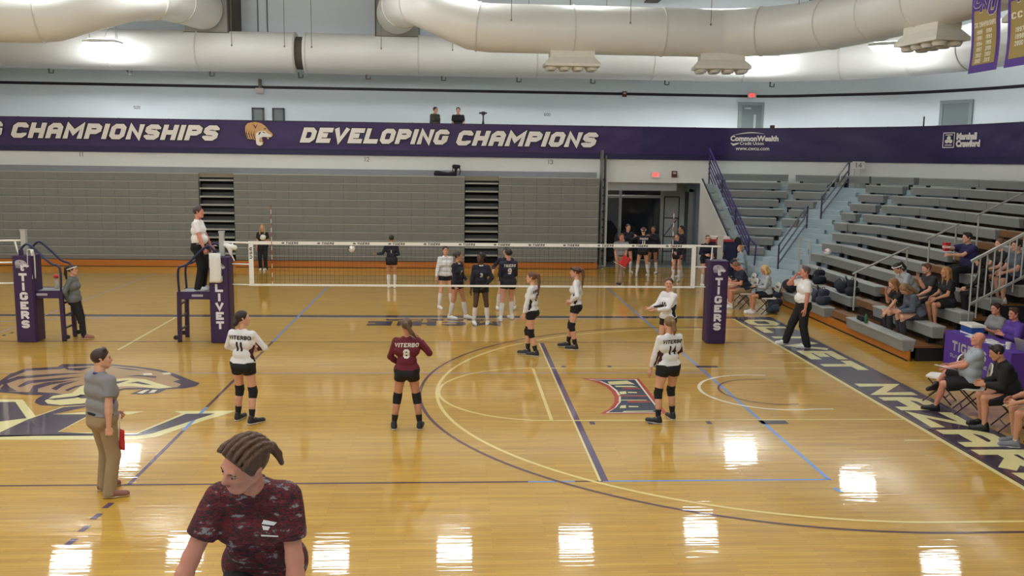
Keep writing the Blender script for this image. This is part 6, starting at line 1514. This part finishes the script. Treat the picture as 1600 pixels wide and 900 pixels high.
# ---- visiting team in white and maroon
person('player number 11 in white seen from behind at the left of the court', (-3.68, -6.3, 0), 18, 1.76, skn='fair', hyaw=.9, hpit=-.05, handR=(.12, .26, 1.12), poleR=(1, -.3, -.3), handL=(-.12, .22, 1.08), poleL=(-1, -.2, -.4), feet=((-.16, .08, 0), (.15, -.04, 0)), footyaw=(0, 30), hair=('knot', (44, 30, 28)), numbers=N(True, 'VITERBO', '11', p_blk), panel=(c_dkmar, 'R'), vox=.0125, wide=1.05, **wt)
person('player number 8 in maroon jersey seen from behind with one hand at her hair', (-1.15, -6.68, 0), 0, 1.72, skn='tan', handR=(.21, .12, 1.4), poleR=(.7, -.1, -1), handL=(-.1, .17, .98), poleL=(-1, -.25, -.2), feet=((-.2, 0, 0), (.2, 0, 0)), footyaw=(-8, 8), hair=('pony', (96, 70, 50), .1, .14), numbers=N(True, 'VITERBO', '8', p_wht), vox=.0125, **{**wt, 'shirt': c_maroon})
person('player number 5 in white with a long ponytail near the net', (1.18, -1.4, 0), 292, 1.78, skn='fair', hyaw=-.15, handL=(-.2, .12, .84), handR=(.2, .05, .88), feet=((-.06, -.12, 0), (.08, .1, 0)), hair=('pony', AU, .3), numbers=N(True, 'VITERBO', '5', p_blk), panel=(c_black, 'L'), **wt)
person('player in white with black headband and hand on her hip near the net', (2.2, -.7, 0), 282, 1.82, skn='fair', handL=(-.16, .1, 1.02), poleL=(-1, -.8, 0), handR=(.16, .1, 1.0), feet=((-.14, -.02, 0), (.14, .16, 0)), hair=('pony', AU, .26), band=hb_b, panel=(c_black, 'L'), **wt)
person('player number 15 in white with her hands together facing the camera', (3.9, -2.2, 0), 240, 1.78, skn='fair', hyaw=-.75, handL=(-.06, .38, 1.14), handR=(.06, .42, 1.17), poleL=(-.4, -.5, -1), poleR=(.4, -.5, -1), palmL=(0, 0, 1), palmR=(0, 0, 1), hk=('flat', 'flat'), hair=('pony', (92, 56, 42), .24), numbers=N(False, '', '15', p_blk), panel=(c_black, 'L'), **wt)
person('player number 14 in white seen from behind beside the red and navy emblem', (2.95, -6.32, 0), -22, 1.7, skn='fair', hyaw=.15, handL=(-.26, .14, .84), handR=(.14, .22, 1.04), poleR=(1, -.3, -.2), feet=((-.2, -.05, 0), (.16, .06, 0)), footyaw=(-30, 10), hair=('pony', (128, 98, 66), .1, .02), numbers=N(True, 'VITERBO', '14', p_blk), panel=(c_dkmar, 'LR'), vox=.0125, wide=1.16, **wt)

# ---- scorers and coaches on chairs
chp = dict(sit=.46, feet=((-.1, .42, 0), (.12, .4, 0)))
person('balding man in navy polo and khaki shorts reading on a chair by the right post', (7.78, 4.85, 0), 272, 1.8, False, 'red', lean=.35, hpit=.5, handL=(-.1, .42, .72), handR=(.12, .42, .72), shirt=c_navyp, shirt_inf=.022, collar=c_navyp, bottom=c_khaki, blen='knee', binf=.022, shoes=sh_w, sock=sk_w, sockh=.2, hair=('fade', (120, 86, 66)), **chp)
person('blonde woman in grey long sleeves sitting with a folder by the right post', (8.12, 4.0, 0), 272, 1.7, True, 'tan', lean=.12, hpit=.35, handL=(-.08, .36, .76), handR=(.1, .36, .76), shirt=c_lgrey, sleeve='long', bottom=c_black, blen='mid', binf=.014, shoes=sh_w, sock=sk_w, sockh=.12, hair=('bob', (214, 184, 124), .06), **chp)
person('dark-haired woman in navy leaning over behind the man in khaki shorts', (8.1, 6.0, 0), 268, 1.72, True, 'fair', lean=.5, hpit=.2, handL=(-.1, .45, .7), handR=(.15, .42, .7), shirt=c_navyp, sleeve='long', bottom=c_navyp, blen='long', binf=.016, shoes=sh_w, hair=('bob', BK, .1), **chp)
t = thing('clipboard', 'white clipboard on the lap of the man in khaki shorts', 'clipboard', (7.36, 4.86, .705)); obj('board', MB().b2((-.13, -.17, -.012), (.13, .17, 0)), M('clipboard_tan', (190, 176, 146), .6), t); obj('paper', MB().b2((-.11, -.15, 0), (.11, .15, .004)), m_net, t)
t = thing('folder', 'dark folder on the lap of the blonde woman in grey', 'folder', (7.74, 4.02, .735)); obj('cover', MB().box((0, 0, 0), (.24, .3, .012), ry=-.3), m_dkbag, t); obj('page', MB().box((-.01, 0, .012), (.2, .26, .004), ry=-.3), m_black, t)
person('fair-haired child in light blue on the stairs behind the scorers', (8.7, 8.2, 0), 262, 1.5, True, 'pale', lean=.1, handL=(-.1, .25, 1.15), handR=(.1, .2, 1.2), shirt=c_lblue, sleeve='long', bottom=c_lblue, blen='long', binf=.016, shoes=sh_w, hair=('bun', (190, 140, 92)))
person('bald coach in grey t-shirt and black shorts with one ankle on his knee', (8.18, -5.88, 0), 294, 1.76, False, 'red', lean=-.12, hyaw=-.05, handL=(-.06, .36, .76), handR=(.14, .34, .76), belly=.04, wide=1.08, sit=.46, feet=((-.05, .5, 0), (.02, .52, .34)), kneepole=((-.2, 1, .4), (1, .5, .3)), footyaw=(0, -50), shirt=c_tee, shirt_inf=.024, hem=-.03, bottom=c_black, blen='knee', binf=.03, shoes=sh_k, sock=sk_w, sockh=.08, hair=('bald', BR))
t = thing('clipboard', 'white clipboard on the lap of the bald coach', 'clipboard', (7.84, -5.72, .74), math.radians(20)); obj('board', MB().box((0, 0, 0), (.22, .32, .014), ry=.25), m_padg, t); obj('paper', MB().box((.0, 0, .01), (.2, .28, .004), ry=.25), m_net, t)
person('coach in black jacket and shorts leaning forward on a chair', (8.3, -6.85, 0), 286, 1.8, False, 'tan', lean=.38, handL=(-.06, .42, .7), handR=(.16, .4, .7), sit=.46, feet=((-.16, .4, 0), (.16, .36, 0)), shirt=cloth('black_jacket', (22, 22, 25)), sleeve='long', shirt_inf=.024, collar=c_black, bottom=c_black, blen='knee', binf=.028, shoes=sh_k, hair=('short', (38, 28, 26)), belly=.03)
person('seated man with grey running shoes cut off by the right edge', (8.3, -7.72, 0), 284, 1.8, False, 'tan', lean=.3, handL=(-.1, .46, .66), handR=(.1, .46, .68), sit=.46, feet=((-.12, .44, 0), (.14, .36, 0)), shirt=c_purp, shirt_inf=.022, bottom=c_khaki, blen='knee', binf=.028, shoes=sh_g, sock=sk_w, sockh=.1, hair=('short', DB))
# broadcasters
bp = dict(sit=.46, feet=((-.1, .4, 0), (.1, .4, 0)), blen='long', bottom=c_charc, shoes=sh_k)
for y, lb, shi, sl, hr in ((-2.6, 'commentator in grey polo behind the purple table', c_gpolo, 'short', ('short', (66, 44, 34))), (-3.2, 'commentator in purple shirt behind the purple table', c_purp, 'long', ('short', (76, 48, 34)))):
    person(lb, (10.65, y, 0), 268, 1.72, False, 'red', lean=.12, hyaw=-.1, handL=(-.1, .36, .85), handR=(.12, .36, .85), shirt=shi, sleeve=sl, shirt_inf=.02, collar=shi, hair=hr, **bp)
    s_ = thing('stool', 'dark stool under the '+lb, 'stool', (10.65, y, 0)); obj('seat', MB().lathe([(.17, .42), (.18, .44), (.17, .46)], n=16), m_black, s_); obj('leg', MB().tube([(-.12, -.12, 0), (.1, .1, .43)], .015, 6).tube([(.12, -.12, 0), (-.1, .1, .43)], .015, 6), m_black, s_)
# spectators on the benches: seat height over the tread below is .42
sp = dict(sit=.42, feet=((-.1, .36, 0), (.1, .34, 0)))
person('spectator in black t-shirt resting her chin on her hand beside the slate hoodie', (9.76, -.4, .325), 268, 1.7, True, 'fair', lean=.45, hpit=.05, handR=('u', .06, .24, .52), handL=(-.1, .5, .5), shirt=cloth('black_print_tee', (34, 28, 30)), bottom=c_charc, blen='long', binf=.014, shoes=sh_teal, hair=('long', (150, 108, 66), .25), numbers=[('V', 1, .24, .07, .06, .02, p_wht)], **sp)
person('long-haired woman in slate hoodie bent over her phone on the second bench', (9.76, -1.05, .325), 272, 1.7, True, 'fair', lean=.5, hpit=.5, handL=(-.06, .45, .62), handR=(.08, .45, .62), shirt=c_slate, sleeve='long', shirt_inf=.024, bottom=c_charc, blen='long', binf=.016, shoes=sh_teal, hair=('long', (138, 104, 70), .3), **sp)
person('blonde girl in black t-shirt and skirt with bare legs on the third bench', (10.36, -1.15, .62), 265, 1.7, True, 'tan', lean=.16, handL=(-.1, .38, .64), handR=(.08, .36, .66), shirt=cloth('black_tee', (26, 26, 28)), bottom=c_black, blen='mid', binf=.014, shoes=None, hair=('long', (170, 126, 72), .3), **sp)
person('dark-haired spectator in white t-shirt with a white band leaning forward', (10.36, .45, .62), 268, 1.74, False, 'fair', lean=.62, handL=(-.1, .5, .55), handR=(.14, .46, .55), shirt=c_lgrey, shirt_inf=.022, bottom=cloth('navy_shorts', (34, 36, 60)), blen='knee', binf=.022, shoes=sh_b, hair=('pony', DB, .1), band=hb_w, **sp)
person('man holding a cup to his mouth behind the blonde girl', (10.36, -.45, .62), 265, 1.72, False, 'fair', lean=.25, handR=('u', .05, .22, .5), handL=(-.12, .42, .6), shirt=c_charc, bottom=c_charc, blen='long', binf=.02, shoes=sh_b, hair=('short', AU), **sp)
person('dark-haired man in deep purple polo holding a red carton high on the stand', (11.56, .25, 1.21), 262, 1.8, False, 'fair', lean=.1, hyaw=.2, handL=(-.02, .5, .82), handR=(.14, .52, .98), hk=('hold', 'hold'), shirt=c_dpurp, shirt_inf=.022, collar=c_dpurp, bottom=c_blkt, blen='long', binf=.024, shoes=sh_k, hair=('short', (34, 24, 24)), **sp)
t = thing('snack_carton', 'red and white carton held by the man in deep purple', 'carton', (11.02, .3, 2.13)); obj('box', MB().add([(-.05, -.05, 0), (.05, -.05, 0), (.05, .05, 0), (-.05, .05, 0), (-.07, -.07, .2), (.07, -.07, .2), (.07, .07, .2), (-.07, .07, .2)], [(3, 2, 1, 0), (0, 1, 5, 4), (1, 2, 6, 5), (2, 3, 7, 6), (3, 0, 4, 7), (4, 5, 6, 7)]), M('carton_red', (200, 40, 44), .5), t); obj('band', MB().b2((-.064, -.064, .07), (.064, .064, .12)), m_net, t)
person('woman in black with long dark hair behind the grey balusters', (10.96, -1.5, .915), 300, 1.7, True, 'fair', lean=.2, handL=(-.1, .4, .6), shirt=cloth('black_top', (24, 22, 24)), sleeve='long', bottom=c_blkt, blen='long', binf=.016, shoes=(M('red_shoe', (150, 30, 40), .5), sh_w[1]), hair=('long', BK, .35), **sp)
person('spectator in black with bare knees behind the grey guard rail', (11.56, -1.05, 1.21), 268, 1.74, True, 'fair', lean=.1, handL=(-.1, .4, .66), handR=(.1, .4, .66), shirt=cloth('black_tee', (26, 26, 28)), bottom=c_black, blen='mid', shoes=sh_w, hair=('bun', AU), **sp)
person('spectator in grey and black top at the right edge behind the guard rail', (11.56, -1.65, 1.21), 266, 1.78, False, 'fair', lean=.1, handL=(-.1, .4, .66), handR=(.1, .4, .66), shirt=c_slate, bottom=c_black, blen='knee', shoes=sh_w, hair=('short', DB), **sp)
# two men on the gallery
person('man in olive jacket standing on the gallery behind the banner', (-1.27, 15.5, 4.36), 130, 1.7, False, 'fair', shirt=c_olive, sleeve='long', shirt_inf=.026, bottom=c_charc, blen='long', shoes=sh_k, hair=('fade', DB), collar=c_lgrey)
person('man in black t-shirt standing on the gallery left of the video camera', (-.38, 15.5, 4.36), 182, 1.7, False, 'fair', handL=(-.14, .22, 1.0), handR=(.14, .22, 1.0), shirt=cloth('black_tee', (26, 26, 28)), bottom=c_charc, blen='long', shoes=sh_k, hair=('fade', (40, 32, 30)))
